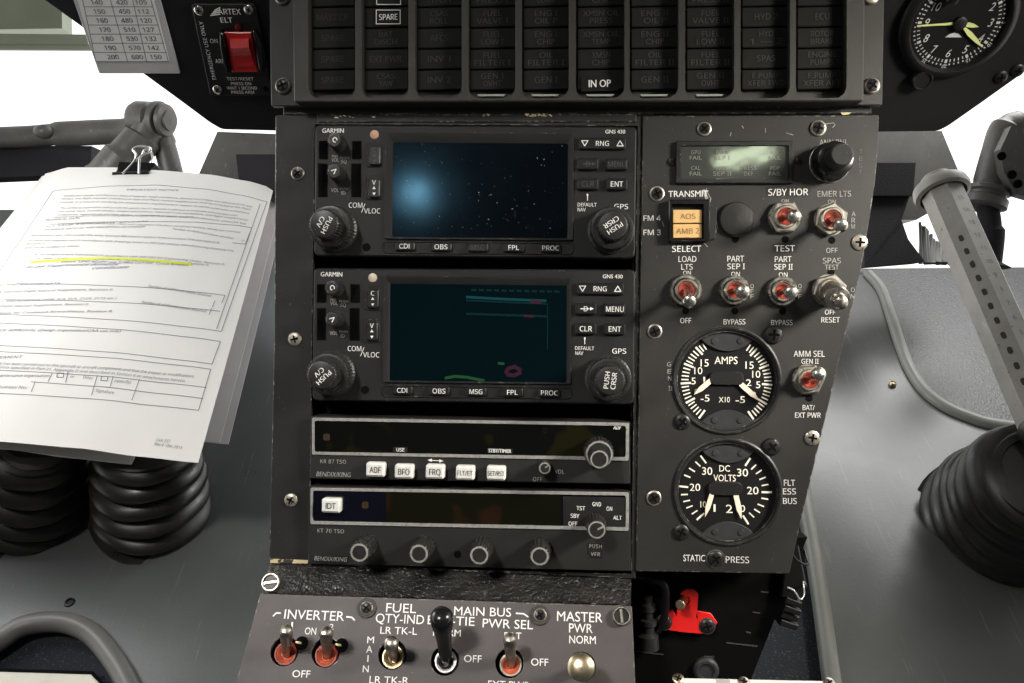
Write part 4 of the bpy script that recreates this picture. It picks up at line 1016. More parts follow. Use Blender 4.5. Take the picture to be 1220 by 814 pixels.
kt = strip_radio('transponder', 'lowest slim radio with four round knobs and an IDT key', 'transponder',
    [(368, 579.5), (751, 586), (751.5, 681), (366.5, 672)], [(369.8, 581.3), (749.3, 587), (749, 633), (369.6, 625)], [(372.5, 584.6), (745.8, 590.5), (745.6, 628.6), (372.3, 621.2)], 'glass_navy')
mb = MB(); prism(mb, MAIN, MAIN.poly([(460, 586.3), (668, 589.8), (668, 626.4), (460, 622.3)], H+.8), H+.5, H+.9); build(mb, 'display_filter', 'glass_amber', kt)
mb = MB(); prism(mb, MAIN, roundpoly(MAIN.poly([(671, 591.5), (745, 592.8), (745, 628), (671, 626.5)], H+1), 1), H+.5, H+1.2); build(mb, 'mode_plate', 'radio_black', kt)
button(MAIN, kt, 394, 603, 22.5, 17, H+11, 2.5, 1.2, 'key_white', 'IDT', 7, 'black_ink', 2.4, h0=H, tw=12, bold=.02, name='key')
mb = MB(); a, b, _ = MAIN.hit(435, 602, H+1); prism(mb, MAIN, rrect(a, b, 8, 8, 2), H+.6, H+.9); build(mb, 'indicator', 'dim_amber', kt)
cap(MAIN, kt, 'KT 70 TSO', 394, 632.7, 4.6, 'worn_ink', h=H+.4, rot=1.3, w=32, space=1.1)
mb = MB(); a, b, _ = MAIN.hit(394, 666, H); prism(mb, MAIN, rrect(a, b, 43, 8.5, 1, 1.3), H, H+1, .3); o = build(mb, 'name_plate', 'radio_black', kt)
m2 = MB(); letter(m2, MAIN, 'BENDIX/KING', 394, 666, 5, H+1.4, 1.3, 40, shear=.2); build(m2, 'lettering', 'worn_ink', o)
for x, y in ((428, 658.5), (499, 660), (571, 661.8), (643, 663)):
    knob(MAIN, kt, x, y, H+38, 11.5, 18, ringw=.2, depth=.06, h0=H, flare=1.12)
mb = MB(); a, b, _ = MAIN.hit(545, 660.6, H); lathe(mb, MAIN, (a, b, H), [(4.4, .1), (3.9, .5), (3.6, .3), (0, .3)], 20); build(mb, 'hole', 'well_black', kt)
for t_, x, y in (('OFF', 682.5, 624), ('SBY', 685, 614.7), ('TST', 692, 605.6), ('GND', 711, 600.8), ('ON', 726, 606.2), ('ALT', 735.6, 617)):
    cap(MAIN, kt, t_, x, y, 4.8, h=H+1.6, rot=1.3, w=3.6*len(t_)-.6, bold=.02)
knob(MAIN, kt, 711, 631.5, H+34, 11, 20, ringw=.16, depth=.05, h0=H, flare=1.15, pointer=28)
mb = MB(); a, b, _ = MAIN.hit(709.5, 655.5, H); prism(mb, MAIN, rrect(a, b, 18, 18, 1, 1.3), H, H+.6, .3); o = build(mb, 'name_plate', 'radio_black', kt)
for t_, y in (('PUSH', 651), ('VFR', 660.3)):
    m2 = MB(); letter(m2, MAIN, t_, 709.5, y, 4.4, H+1, 1.3, 15 if t_ == 'PUSH' else 11, space=1.1); build(m2, 'lettering', 'worn_ink', o)

# ================================================================ SWITCH PANEL (right)
sp = thing('control_panel', 'black angled switch panel holding toggles and gauges right of the radios', 'switch panel', MAIN.P(*MAIN.hit(850, 684)))
SPF = Frame(MAIN.o+MAIN.n*2, MAIN.n)
outline = [(765.5, 138), (1047.5, 137), (1046, 180), (1043, 215), (1036, 262), (1027, 315), (1012, 380), (994, 455), (976, 530), (958, 605), (940.5, 684), (757, 681)]
cent = {'amp': (866, 453.5), 'volt': (867, 586.5)}
gh = [ccw(circ(*SPF.hit(x, y)[:2], 58*SPF.k(x, y), 56)) for x, y in cent.values()]
mb = MB(); prism(mb, SPF, roundpoly(SPF.poly(outline), 2), -7, 0, 1.0, gh); build(mb, 'plate', 'switch_paint', sp)
mb = MB(); prism(mb, SPF, SPF.poly([(775, 145), (1036, 145), (1018, 315), (986, 455), (950, 600), (933, 678), (765, 676)]), -60, -20); build(mb, 'backing', 'well_black', sp)
for x, y, r, m_, d_ in ((839, 153.8, 8.5, 'screw_worn', .3), (974.6, 153, 9.5, 'screw_worn', .35), (782.6, 231, 9, 'screw_worn', .25), (1024, 289, 9.5, 'screw_worn', .3), (780, 395, 8.8, 'screw_worn', .25),
                    (921, 399, 11, 'screw_black', .5), (967.7, 521.8, 9, 'screw_worn', .3), (919, 532, 10.5, 'screw_black', .5), (779, 593.5, 9, 'screw_worn', .25), (811.7, 634, 9.5, 'screw_black', .35), (813, 502.4, 9.5, 'screw_black', .35), (852.4, 666, 9.5, 'screw_black', .3)):
    screw(SPF, sp, x, y, r, m_, 0, dome=d_)
mb = MB(); a, b, _ = SPF.hit(852.4, 666, 0); lathe(mb, SPF, (a, b, 0), [(11, 0), (11, 1), (10, 1.2), (9.4, .2)], 36, cap1=False); build(mb, 'screw_rim', 'steel_dull', sp)
# caption display
mb = MB(); prism(mb, SPF, roundpoly(SPF.poly([(805.5, 168), (946, 167.5), (945, 218.5), (805, 218.5)], 5), 2), 0, 5, 1, [ccw(roundpoly(SPF.poly([(811, 173.5), (940, 173), (939.5, 213), (811, 213)], 5), 1.5))]); o = build(mb, 'caption_display', 'radio_black', sp)
mb = MB(); prism(mb, SPF, SPF.poly([(809, 172), (942, 172), (941.5, 214.5), (809, 214.5)], 2), .4, 2.4); build(mb, 'window', 'lcd', o)
mb = MB()
for i, (t1, t2) in enumerate((('GPU\nFAIL', 'CAL\nFAIL'), ('PART\nSEP I', 'PART\nSEP II'), ('', 'PRESS\nDEF'), ('ADC\nFAIL', 'PDP\nFAIL'))):
    for j, t_ in enumerate((t1, t2)):
        for li, s_ in enumerate(t_.split('\n') if t_ else []): letter(mb, SPF, s_, 829+i*31.5, 181.5+j*18.8+li*6.6, 4.6, 2.8, w=3.6*len(s_))
build(mb, 'lettering', 'lcd_ink', o)
for x, y in ((801, 193), (951.6, 192.5)): screw(SPF, sp, x, y, 5, 'screw_black', dome=.5)
# dimmer knob
mb = MB(); a, b, _ = SPF.hit(989, 193.5, 2); k = 1
lathe(mb, SPF, (a, b, 0), [(23, 0), (23, 3), (21.8, 4), (21, 18), (19.5, 22), (13, 24.5)], 60, 0, (12, .02, 3.5, 19)); o = build(mb, 'dimmer_knob', 'plastic_black', sp)
mb = MB(); lathe(mb, SPF, (a, b, 0), [(23.4, .3), (23.6, 1.8), (22.4, 2.4)], 60, cap1=False); build(mb, 'skirt', 'steel_dull', o)
mb = MB(); ia, ib, _ = SPF.hit(1005.5, 189, 46); lathe(mb, SPF, (a, b, 0), [(13.5, 23), (13, 40), (12.4, 44), (11, 45), (0, 45)], 40); build(mb, 'cap', 'knob_black', o)
# transmit selector
mb = MB(); prism(mb, SPF, roundpoly(SPF.poly([(797, 237.5), (846, 237.5), (846, 287.5), (796.5, 287.5)], 9), 2), 0, 9, 1.2, [ccw(roundpoly(SPF.poly([(800.5, 243), (838.5, 243), (838.5, 284.5), (800.5, 284.5)], 9), 1))]); o = build(mb, 'selector_button', 'plastic_black', sp)
mb = MB(); prism(mb, SPF, roundpoly(SPF.poly([(844, 243), (854.5, 247), (852.5, 285), (844.5, 286.5)], 4), 1.5), 0, 5, 1); build(mb, 'bracket', 'radio_grey', o)
for y0, y1, t_ in ((250, 265.6, 'AOS'), (267.2, 283.4, 'AMB 2')):
    mb = MB(); prism(mb, SPF, SPF.poly([(802, y0), (836, y0), (836, y1), (802, y1)], 6), 1, 6, .5); q = build(mb, 'lens', 'amber', o)
    m2 = MB(); letter(m2, SPF, t_, 819.5, (y0+y1)/2, 6.4, 6.4, w=18 if t_ == 'AOS' else 27, bold=.0); build(m2, 'lettering', 'amber_ink', o)
mb = MB()
for q in ([(800, 289), (822, 288.5), (845, 286)], [(842, 228), (847, 237), (845, 243)], [(838, 231), (842, 225)], [(789, 264), (791, 270)], [(839, 290), (843, 294)], [(853, 262), (855, 270), (851, 283)]):
    stroke(mb, SPF, q, .9, .5)
stroke(mb, SPF, [(838, 227), (842, 236)], 3.4, .45)
for q in ([(982, 148), (993, 146.5), (995, 149), (992, 152)], [(937, 158.5), (945, 161)], [(912, 153), (912, 158)], [(870, 162), (871, 158)], [(884, 150), (886, 153)]): stroke(mb, SPF, q, .7, .4)
build(mb, 'paint_chip', 'worn_ink', sp)
# blanking plug
mb = MB(); a, b, _ = SPF.hit(877.5, 261, 4); lathe(mb, SPF, (a, b, 0), [(20.5, 0), (20.3, 3.5), (18.5, 5.5), (10, 6.6), (0, 7)], 48); build(mb, 'blanking_plug', 'rubber', sp)
for x, y, sl in ((876, 285, None), (935.5, 285.5, 0), (991, 286.5, 0), (817, 370.5, 0), (875.5, 370.5, 0), (932.5, 371, 0), (990, 324, 0), (964, 474.5, None)):
    recess(SPF, sp, x, y, 3.8, 'key_hole', slit=sl)
toggle(SPF, sp, 935, 259, (947.5, 258), label='toggle switch under the S/BY HOR caption', hexrot=0)
toggle(SPF, sp, 990, 261.5, (1003, 270), label='toggle switch under the EMER LTS caption', hexrot=22)
toggle(SPF, sp, 817, 346, (821.5, 361), nut='round', label='toggle switch under the LOAD LTS caption', nutmat='steel_dull')
toggle(SPF, sp, 875, 346, (886, 348), nut='round', rn=18, label='toggle switch under the PART SEP I caption', nutmat='steel')
toggle(SPF, sp, 932, 347, (943.5, 348.5), nut='round', rn=18, label='toggle switch under the PART SEP II caption', nutmat='steel')
toggle(SPF, sp, 988, 346, (1003, 362), H=58, label='toggle switch with a thick locking sleeve under the SPAS caption', sleeve=True, hexrot=15)
toggle(SPF, sp, 963, 452.5, (977, 444.5), label='toggle switch under the AMM SEL caption', hexrot=5, rn=18)
C = lambda t_, x, y, hh, wd, mat='white_paint', **k: cap(SPF, sp, t_, x, y, hh, mat, h=.4, w=wd, **k)
C('ANN PNL', 993, 169.5, 6.2, 33, 'worn_ink'); C('EMER LTS', 994, 231, 6.8, 39, 'worn_ink'); C('OFF', 991, 298.4, 5.8, 13, 'worn_ink')
for i, ch_ in enumerate('TEST'): C(ch_, 1025.5-i*.3, 181+i*8.2, 5.4, 4, 'faint_ink')
for i, ch_ in enumerate('ARM'): C(ch_, 1017-i*.4, 255+i*7.4, 5.6, 4.6, 'worn_ink')
C('ON', 935.5, 239.8, 4.8, 8.5, 'worn_ink'); C('ON', 991, 240.5, 4.8, 9, 'worn_ink')
for x, y, wd, ht in ((939.5, 229, 50, 11), (935, 296, 28, 10.5)):
    mb = MB(); a, b, _ = SPF.hit(x, y); prism(mb, SPF, rrect(a, b, wd, ht, .5), 0, .35); build(mb, 'label_tape', 'radio_black', sp)
cap(SPF, sp, 'S/BY HOR', 939, 229, 7.8, h=.7, w=46.5); cap(SPF, sp, 'TEST', 935, 296, 7.2, h=.7, w=23.5)
C('TRANSMIT', 820, 231, 7.2, 47, 'white_ink'); C('FM 4', 777, 260, 6.4, 20.5); C('FM 3', 777, 277, 6.4, 20.5); C('SELECT', 818, 296.5, 7.2, 34, 'white_ink')
for t_, x, y, hh, wd in (('LOAD', 819, 308.7, 6.8, 21), ('LTS', 818.5, 318, 6.6, 13.5), ('ON', 818.5, 325, 4.4, 9), ('PART', 876.5, 308.3, 6.8, 19.5), ('SEP I', 877, 317.5, 6.6, 20.5), ('ON', 876.3, 326.5, 5, 10), ('PART', 933, 308.8, 6.8, 19.5), ('SEP II', 933.5, 318, 6.6, 21.5), ('ON', 933, 327.3, 5, 10),
        ('OFF', 817, 382, 6.2, 12.8), ('BYPASS', 875, 383.5, 6.2, 25.5), ('BYPASS', 931.5, 384.4, 6.2, 25), ('OFF', 989, 372, 5.6, 12), ('RESET', 989.5, 381.2, 6.2, 21.5), ('AMM SEL', 964, 421.6, 7, 36), ('GEN II', 965, 430.6, 5.8, 20), ('BAT/', 963.5, 485.7, 6, 14), ('EXT PWR', 962.5, 494.8, 6.2, 30), ('FLT', 940.5, 575.3, 7, 13), ('ESS', 940.5, 585.6, 7, 15), ('BUS', 941, 597, 7, 16), ('STATIC', 827, 665, 7.6, 25.5), ('PRESS', 878.5, 667, 7.6, 27.5)):
    C(t_, x, y, hh, wd)
C('SPAS', 991, 310.6, 6.6, 21, 'worn_ink'); C('TEST', 991, 318.4, 5.8, 16, 'worn_ink')
for i, ch_ in enumerate(('O', 'N')): C(ch_, 1016-i*.4, 345.5+i*7.5, 5.2, 4.4, 'worn_ink')
for x in (895, 952):
    for i, ch_ in enumerate('OFF'): C(ch_, x+1, 341+i*6, 4.8, 3.8, 'worn_ink')
for i, ch_ in enumerate(('G', 'E', 'N', 'II')): C(ch_, 797+i*.6, 434+i*(8.6 if i < 3 else 9.6), 5.2, 4.6, 'worn_ink')

# ================================================================ GAUGES
def gauge(name, label, cx, cy, hub, ticksL, ticksR, texts, needles):
    F = SPF
    g = thing(name, label, 'gauge', F.P(*F.hit(cx, cy+60)), 'round electrical gauges in the switch panel')
    a, b, _ = F.hit(cx, cy, 2); mb = MB()
    lathe(mb, F, (a, b, 0), [(64, -6), (63.5, 1.4), (61.5, 2.6), (59.5, 2.2), (57.5, -2), (56.5, -6)], 80, cap1=False); build(mb, 'bezel', 'bezel_black', g)
    da, db, _ = F.hit(cx, cy, -6)
    mb = MB(); lathe(mb, F, (da, db, 0), [(60, -8), (60, -6), (0, -6)], 64); build(mb, 'dial', 'dial_black', g)
    # upper and lower cover plates: circle segments
    for s_ in (1, -1):
        mb = MB(); pts = []
        for i in range(15):
            t_ = math.radians(58+64*i/14); pts.append((da+57*math.cos(t_), db+s_*57*math.sin(t_)))
        for i in range(1, 14):
            u = i/14; x = -30.2+60.4*u; pts.append((da+x, db+s_*(48.3-14*math.sin(math.pi*u)**.8)))
        prism(mb, F, ccw(pts), -6, -3, .6); o = build(mb, 'cover_plate', 'dial_cover', g)
        for x in (-15, 15):
            m2 = MB(); lathe(m2, F, (da+x, db+s_*46.5, -3), [(4, 0), (3.4, 1), (0, 1.2)], 16); build(m2, 'rivet', 'dial_cover', o)
    mb = MB()
    for px, py, ln, wd in ticksL+ticksR:
        q = F.hit(px, py, -5.6); an = math.degrees(math.atan2(q[1]-db, q[0]-da)); rr = math.hypot(q[0]-da, q[1]-db)
        radial(mb, F, (da, db), an, rr-ln/2, rr+ln/2, wd, -5.6)
    build(mb, 'scale', 'dial_mark', g)
    for t_, x, y, hh, wd in texts: cap(F, g, t_, x, y, hh, 'dial_mark', h=-5.6, w=wd, bold=.015)
    for (x0, y0), (x1, y1), w0 in needles:
        A_, B_ = Vector(F.hit(x0, y0, -3)[:2]), Vector(F.hit(x1, y1, -3)[:2]); d_ = (B_-A_).normalized(); n_ = Vector((-d_.y, d_.x)); mb = MB()
        prism(mb, F, ccw([tuple(A_+n_*w0/2), tuple(A_-n_*w0/2), tuple(A_+(B_-A_)*.6-n_*w0*.5), tuple(B_), tuple(A_+(B_-A_)*.6+n_*w0*.5)]), -3.4, -2.6); build(mb, 'needle', 'needle', g)
    mb = MB(); a2, b2, _ = F.hit(*hub, -2); prism(mb, F, rrect(a2, b2, 39, 15.5, 6), -6, -1.8, .8); build(mb, 'hub_cover', 'bezel_black', g)
    m = MB(); lathe(m, F, (da, db, 0), [(57, -1.2), (0, -1.2)], 48)
    return g
ENGRAVED = True
tl, tr = [], []
for i in range(23):
    for sd, lst in ((1, tl), (-1, tr)):
        t_ = math.radians(122+(233-122)*i/22); mj = i % 5 == 2
        x = 865.5+sd*(48.5 if mj else 49.5)*math.cos(t_); y = 454.5-49*math.sin(t_); lst.append((x, y+(0 if sd == 1 else 1.5), 12 if mj else 8.5, 2.3 if mj else 1.5))
gauge('ammeter', 'round gauge marked AMPS with two needles, upper of the two gauges', 866, 453.5, (866, 451), tl, tr,
      [('15', 839.5, 432.5, 8.6, 9.5), ('10', 832, 441.8, 8.2, 9.5), ('5', 826.3, 454, 8, 5), ('1', 839, 452.5, 6.6, 2), ('0', 829.5, 466.5, 6, 4), ('-5', 840, 474.5, 8, 10.5), ('AMPS', 865, 429.5, 8.6, 27), ('15', 893, 435.2, 8.6, 9.5), ('10', 901, 446, 8.2, 9.5), ('5', 903.3, 458.5, 8, 5), ('2', 892, 456, 7.6, 6), ('0', 898.5, 470, 6, 4), ('-5', 882, 476.3, 8, 11), ('X10', 863, 476.3, 6.4, 13)],
      [((847, 453.5), (826.5, 470.5), 6), ((882.5, 457.5), (906, 478.5), 6)])
tl = [(838, 547.5, 11, 1.8), (831.5, 553, 8, 1.6), (824.5, 560, 8, 1.6), (818.8, 567.5, 8, 1.6), (814.5, 580, 11, 2.2), (815.5, 589.3, 8, 1.6), (818, 597, 8, 1.6), (821.5, 604, 8, 1.6), (827.5, 610.5, 8, 1.6), (834.5, 615.5, 12, 2.2)]
tr = [(891, 550.5, 11, 2.2), (898, 556.5, 8, 1.6), (904, 562.5, 8, 1.6), (908.5, 570, 8, 1.6), (911.5, 578, 8, 1.6), (913.5, 586.5, 12, 2.4), (911.2, 594.3, 8, 1.6), (906.5, 602.2, 8, 1.6), (902, 608.8, 8, 1.6), (895.5, 613.8, 8, 1.6), (888.5, 619.5, 12, 2.2)]
gauge('voltmeter', 'round gauge marked DC VOLTS with two needles, lower of the two gauges', 867, 586.5, (864.5, 582.5), tl, tr,
      [('30', 842.5, 561.3, 9, 12), ('30', 884.6, 563.2, 9, 13), ('DC', 863.3, 558.2, 7.4, 12.5), ('VOLTS', 863.3, 569.6, 7.8, 26), ('20', 828, 580.7, 8.6, 12.5), ('20', 896.8, 584.6, 8.8, 13.5), ('10', 838, 601, 7.4, 7), ('1', 851.3, 605.3, 8.8, 2.4), ('2', 868.8, 606.4, 9.6, 8), ('0', 884.8, 606, 8, 5.5)],
      [((848.3, 588.5), (840, 616), 5.5), ((876.8, 590), (883.3, 618.5), 6)])

# ================================================================ POWER PANEL
pp = thing('power_panel', 'grey brown power switch panel with white engraved captions at the bottom', 'switch panel', POW.P(-20, -120))
pout = [(310, 707), (753, 722), (757, 814), (760, 870), (262, 870), (281, 814)]
sw = [(339, 776), (388, 777.5), (467.5, 780), (530, 787), (607, 790), (693, 794.5)]
hh_ = []
for x, y in sw: hh_.append(ccw(circ(*POW.hit(x, y)[:2], 17*POW.k(x, y), 32)))
mb = MB(); prism(mb, POW, roundpoly(POW.poly(pout), 2), -6, 0, .8, hh_); build(mb, 'plate', 'power_paint', pp)
mb = MB(); prism(mb, POW, POW.poly([(316, 712), (748, 725), (752, 862), (272, 862)], -20), -160, -20); build(mb, 'box', 'well_black', pp)
for x, y in ((437, 724.6), (643.5, 733)): screw(POW, pp, x, y, 8, 'screw_worn', 1, washer=11.5, dome=.5)
for x, y in ((322, 693.7), (740.5, 733.8)):
    k = POW.k(x, y); a, b, _ = POW.hit(x, y, 6); mb = MB()
    lathe(mb, POW, (a, b, 0), [(11*k, -4), (11*k, 5), (10*k, 6.5), (9*k, 6.5)], 32, cap1=False); lathe(mb, POW, (a, b, 0), [(9*k, 6.5), (8.4*k, 3.4), (0, 3.4)], 32, 1); prism(mb, POW, rrect(a, b, 16*k, 3.2*k, .5, -8 if x < 500 else 85), 3, 5.6, .3)
    build(mb, 'quarter_turn_fastener', ['steel_dull', 'knob_black'], pp)
def ptoggle(px, py, tip, H, bush, nutmat, prof, levmat, label, sc=1.0):
    k = POW.k(px, py, -4); a, b, _ = POW.hit(px+1.5, py+2, -4); mb = MB()
    lathe(mb, POW, (a, b, 0), [(13.5*k, -18), (13.5*k, 0), (12.8*k, 1.5), (11*k, 1.5), (10.4*k, -3)], 36, cap1=False); o = build(mb, 'toggle_switch', nutmat, pp, label)
    m3 = MB(); lathe(m3, POW, (a, b, 0), [(10.8*k, -6), (10.8*k, -.4), (9.2*k, .4), (6*k, -3.5), (0, -4)], 32); build(m3, 'boot_ring', bush, o)
    m4 = MB(); t_ = POW.hit(tip[0], tip[1], H); lever_mesh(m4, POW, (a, b, -4), t_, [(r*sc, q) for r, q in prof]); build(m4, 'lever', levmat, o)
BATP = [(5.0, 0), (5.4, .3), (6.6, .65), (7.4, .82), (7.6, .88), (7.0, .94), (5.0, .985), (2.6, 1.0), (0, 1.004)]
ptoggle(340, 777, (341, 749), 52, 'orange_bush', 'red_bush', BATP, 'steel_dull', 'left inverter toggle switch')
ptoggle(388, 779, (388.5, 751), 52, 'orange_bush', 'red_bush', BATP, 'steel_dull', 'right inverter toggle switch')
ptoggle(467.5, 781, (465.5, 764.5), 50, 'brass', 'brass', [(r*1.08, q) for r, q in BATP], 'steel_dull', 'brass fuel quantity toggle switch')
KN = [(6, 0), (6, .1), (7.5, .12), (8, .4), (9.5, .62), (11.5, .74), (12.6, .84), (12.2, .92), (9.6, .97), (5.4, .995), (0, 1.0)]
ptoggle(530, 786, (525.5, 729.5), 76, 'chrome', 'chrome', KN, 'plastic_black', 'bus tie switch with a long black ball lever')
ptoggle(607, 790, (607.3, 759), 52, 'orange_bush', 'steel_dull', BATP, 'steel_dull', 'power select toggle switch with an orange ring')
ptoggle(693, 793, (692, 795), 60, 'brass', 'steel_dull', [(6, 0), (6, .55), (9, .66), (12.5, .76), (14.6, .86), (14, .93), (10, .98), (5, .998), (0, 1.003)], 'brass', 'master power switch with a brass ball end')
for x, y in ((359.5, 766.5), (407, 769)):
    k = POW.k(x, y); a, b, _ = POW.hit(x, y); mb = MB(); lathe(mb, POW, (a, b, 0), [(8*k, .1), (7.4*k, .5), (7*k, .3), (0, .3)], 24); prism(mb, POW, rrect(a-3.5, b+.5, 7, 2.6, 1, 12), .3, 1.4, mi=1); build(mb, 'key_hole', ['well_black', 'brass'], pp)
P = lambda t_, x, y, hh, wd, **k: cap(POW, pp, t_, x, y, hh, 'white_ink', h=.4, w=wd, **k)
for t_, x, y, hh, wd, ro_ in (('INVERTER', 374.5, 733, 10.6, 72, 1.5), ('1', 348, 744.5, 6.4, 2.2, 1), ('2', 395, 747, 6.4, 5, 1), ('ON', 370, 752, 7.8, 13.5, 1), ('OFF', 359, 803, 7.8, 21.5, 1), ('FUEL', 478, 724.6, 10.2, 36, 1.5), ('QTY-IND', 476.5, 737.4, 10.2, 58, 1.5), ('LR TK-L', 475, 751.5, 8, 44, 1), ('LR TK-R', 463.5, 810.5, 8, 47, 1),
        ('M', 441.6, 762.5, 7.4, 8, 0), ('A', 440, 773.6, 7.6, 7, 0), ('I', 438.4, 784.7, 7.4, 1.6, 0), ('N', 435.8, 797, 7.6, 7, 0), ('MAIN BUS', 575, 728.8, 9.8, 68, 1), ('BUS-TIE', 537.5, 739.6, 9.8, 56, 1.5), ('PWR SEL', 605, 743.5, 10, 60, 1.5), ('NORM', 532.5, 754, 7.6, 33, 1), ('BAT', 611, 757.5, 7.4, 20.5, 1), ('OFF', 563.3, 785, 7.8, 21, 1), ('OFF', 643, 789, 8, 20.5, 1), ('EXT PWR', 606.5, 816, 8, 50, 1),
        ('MASTER', 690.7, 735, 11, 54, 1.5), ('PWR', 692, 748.6, 10.2, 28, 1), ('NORM', 694, 762.3, 8.8, 31.5, 1)):
    P(t_, x, y, hh, wd, rot=ro_, bold=.01)
mb = MB()
for q in ([(325.5, 734), (329, 730.5), (334, 730.5)], [(413, 735), (419, 735.6), (422.3, 739)], [(615, 730.8), (624, 731.4), (629, 735)]): stroke(mb, POW, q, 1.6)
build(mb, 'lettering', 'white_ink', pp)

ENGRAVED = False
# ================================================================ PAPERS AND CLIP
def interp(tab, t):
    for (a, va), (b, vb) in zip(tab, tab[1:]):
        if t <= b: u = (t-a)/(b-a); u = u*u*(3-2*u)*.35+u*.65; return va+(vb-va)*u
    return tab[-1][1]
TOPY = [(0, 207), (.10, 199.5), (.30, 199.5), (.5, 203), (.72, 208), (.88, 215.5), (1.0, 224)]
BOTY = [(0, 516), (.33, 526), (.6, 534), (.8, 544), (1, 551.5)]
def sheet(u, v, lift=0.0, sh=(0, 0, 0, 0)):
    px0 = 54+(326-54)*u+sh[0]; py0 = interp(TOPY, u)+sh[1]
    px1 = -122+(236+122)*u+sh[2]; py1 = interp(BOTY, u)+sh[3]
    arch = 60*(1-(2*u-1)**2)
    A_ = at(px0, py0, 1850-arch*.7-lift); B_ = at(px1, py1, 1330-arch*.4-lift)
    p = A_.lerp(B_, v)
    # the sheet sags between clip and boots
    return p + Vector((0, .5, .3))*(14*math.sin(math.pi*v))
def uv_of(px, py, lift=0):
    u, v = .5, .5
    for _ in range(25):
        def f(u, v): p = sheet(u, v, lift); return Vector((610+FOC*p.x/p.y-px, 407-FOC*p.z/p.y-py))
        e = f(u, v); du = (f(u+1e-3, v)-e)/1e-3; dv = (f(u, v+1e-3)-e)/1e-3
        det = du.x*dv.y-du.y*dv.x
        if abs(det) < 1e-9: break
        u -= (e.x*dv.y-e.y*dv.x)/det; v -= (du.x*e.y-du.y*e.x)/det
        u = max(-.2, min(1.2, u)); v = max(-.2, min(1.2, v))
    return u, v
def paper_obj(mat, label, th=1.2, **kw):
    nx, ny = 40, 40; mb = MB(); vs = []
    for k in (0, 1):
        for j in range(ny+1):
            for i in range(nx+1): vs.append(sheet(i/nx, j/ny, **kw)+Vector((0, th*k, -th*k*.4)))
    fs = []; N_ = (nx+1)*(ny+1)
    for j in range(ny):
        for i in range(nx):
            o = j*(nx+1)+i; fs.append([o, o+1, o+nx+2, o+nx+1]); fs.append([N_+o, N_+o+nx+1, N_+o+nx+2, N_+o+1])
    for i in range(nx): fs += [[i, N_+i, N_+i+1, i+1], [ny*(nx+1)+i, ny*(nx+1)+i+1, N_+ny*(nx+1)+i+1, N_+ny*(nx+1)+i]]
    for j in range(ny):
        a_, b_ = j*(nx+1), (j+1)*(nx+1); fs += [[a_, b_, N_+b_, N_+a_], [a_+nx, N_+a_+nx, N_+b_+nx, b_+nx]]
    mb.add(vs, fs); t_ = thing('paper_sheet', label, 'paper', sheet(.5, 1, **kw), 'papers held by the binder clip')
    build(mb, 'sheet', mat, t_, angle=60); return t_
doc = paper_obj('paper', 'top printed form with a yellow highlighted line, lying on the boots')
paper_obj('paper_shaded', 'blank sheet peeping out right of the printed form, its edge in shade', lift=-90, sh=(12, 4, 26, -24))
paper_obj('paper_shaded', 'lowest loose sheet of the papers, widest to the right beside the console', lift=-130, sh=(18, 8, 36, -22))
paper_obj('paper', 'sheet showing as a small white corner below the lower edge of the printed form', lift=-30, sh=(-4, 3, -80, 2))
LT = .9
def pline(mb, x0, y0, x1, y1, wd=1.2, mi=0, n=14, lift=LT):
    (u0, v0), (u1, v1) = uv_of(x0, y0), uv_of(x1, y1); pts = []
    for i in range(n+1):
        t_ = i/n; pts.append(sheet(u0+(u1-u0)*t_, v0+(v1-v0)*t_, lift))
    for i in range(n):
        d_ = (pts[i+1]-pts[i]).normalized(); nn = d_.cross(Vector((0, -1, .5))).normalized()*wd/2
        mb.add([pts[i]-nn, pts[i+1]-nn, pts[i+1]+nn, pts[i]+nn], [[0, 1, 2, 3]], mi)
def ptext(mb, txt, x0, y0, x1, y1, hh, bold=.01, shear=0.0, mi=0):
    """a line of print that fills the sheet between two points"""
    vs, fs, tw = glyphs(txt, bold, 1, shear); (u0, v0), (u1, v1) = uv_of(x0, y0), uv_of(x1, y1)
    # unit of v for a print height
    H_ = (sheet(.5, 1)-sheet(.5, 0)).length; dv = hh/H_
    out = []
    for x, y in vs:
        t_ = x/tw; out.append(sheet(u0+(u1-u0)*t_, v0+(v1-v0)*t_-(y-.5)*dv, LT))
    mb.add(out, fs, mi)
mb = MB()
for l in ((63, 228, 120, 222.5), (120, 222.5, 185, 220.5), (185, 220.5, 250, 226), (250, 226, 318, 240.5), (318, 240.5, 263.5, 395), (263.5, 395, -60, 376), (63, 228, -60, 408), (310, 243, 258, 392), (262.5, 407, -60, 386), (262.5, 407, 252.5, 434), (252.5, 434, -60, 411), (251, 440, -60, 418), (251, 440, 236.5, 489), (236.5, 489, -60, 465),
          (68, 267, 300, 271.5), (300, 271.5, 292, 291), (292, 291, 277, 289.5), (30, 285, 290, 283) if False else (292, 291, 292.5, 291), (20, 338, 268, 352), (268, 352, 264, 361), (5, 357, 262, 371), (256, 358, 253, 366), (249, 375, 252, 367), (62, 445, 57, 455), (81, 443, 78, 456), (116, 447, 109, 471), (135, 448, 131, 461), (166, 452, 157, 477), (42, 454.5, 37, 467), (-20, 440, 246, 462), (37, 455, 242, 475)):
    pline(mb, *l, wd=1.1)
for x, y in ((72.5, 447), (125, 451)):
    pline(mb, x-4, y-2.6, x+3.6, y-2.2, 1.2, n=2); pline(mb, x+3.6, y-2.2, x+2.6, y+3, 1.2, n=2); pline(mb, x+2.6, y+3, x-5, y+2.5, 1.2, n=2); pline(mb, x-5, y+2.5, x-4, y-2.6, 1.2, n=2)
build(mb, 'form_lines', 'grey_ink', doc)
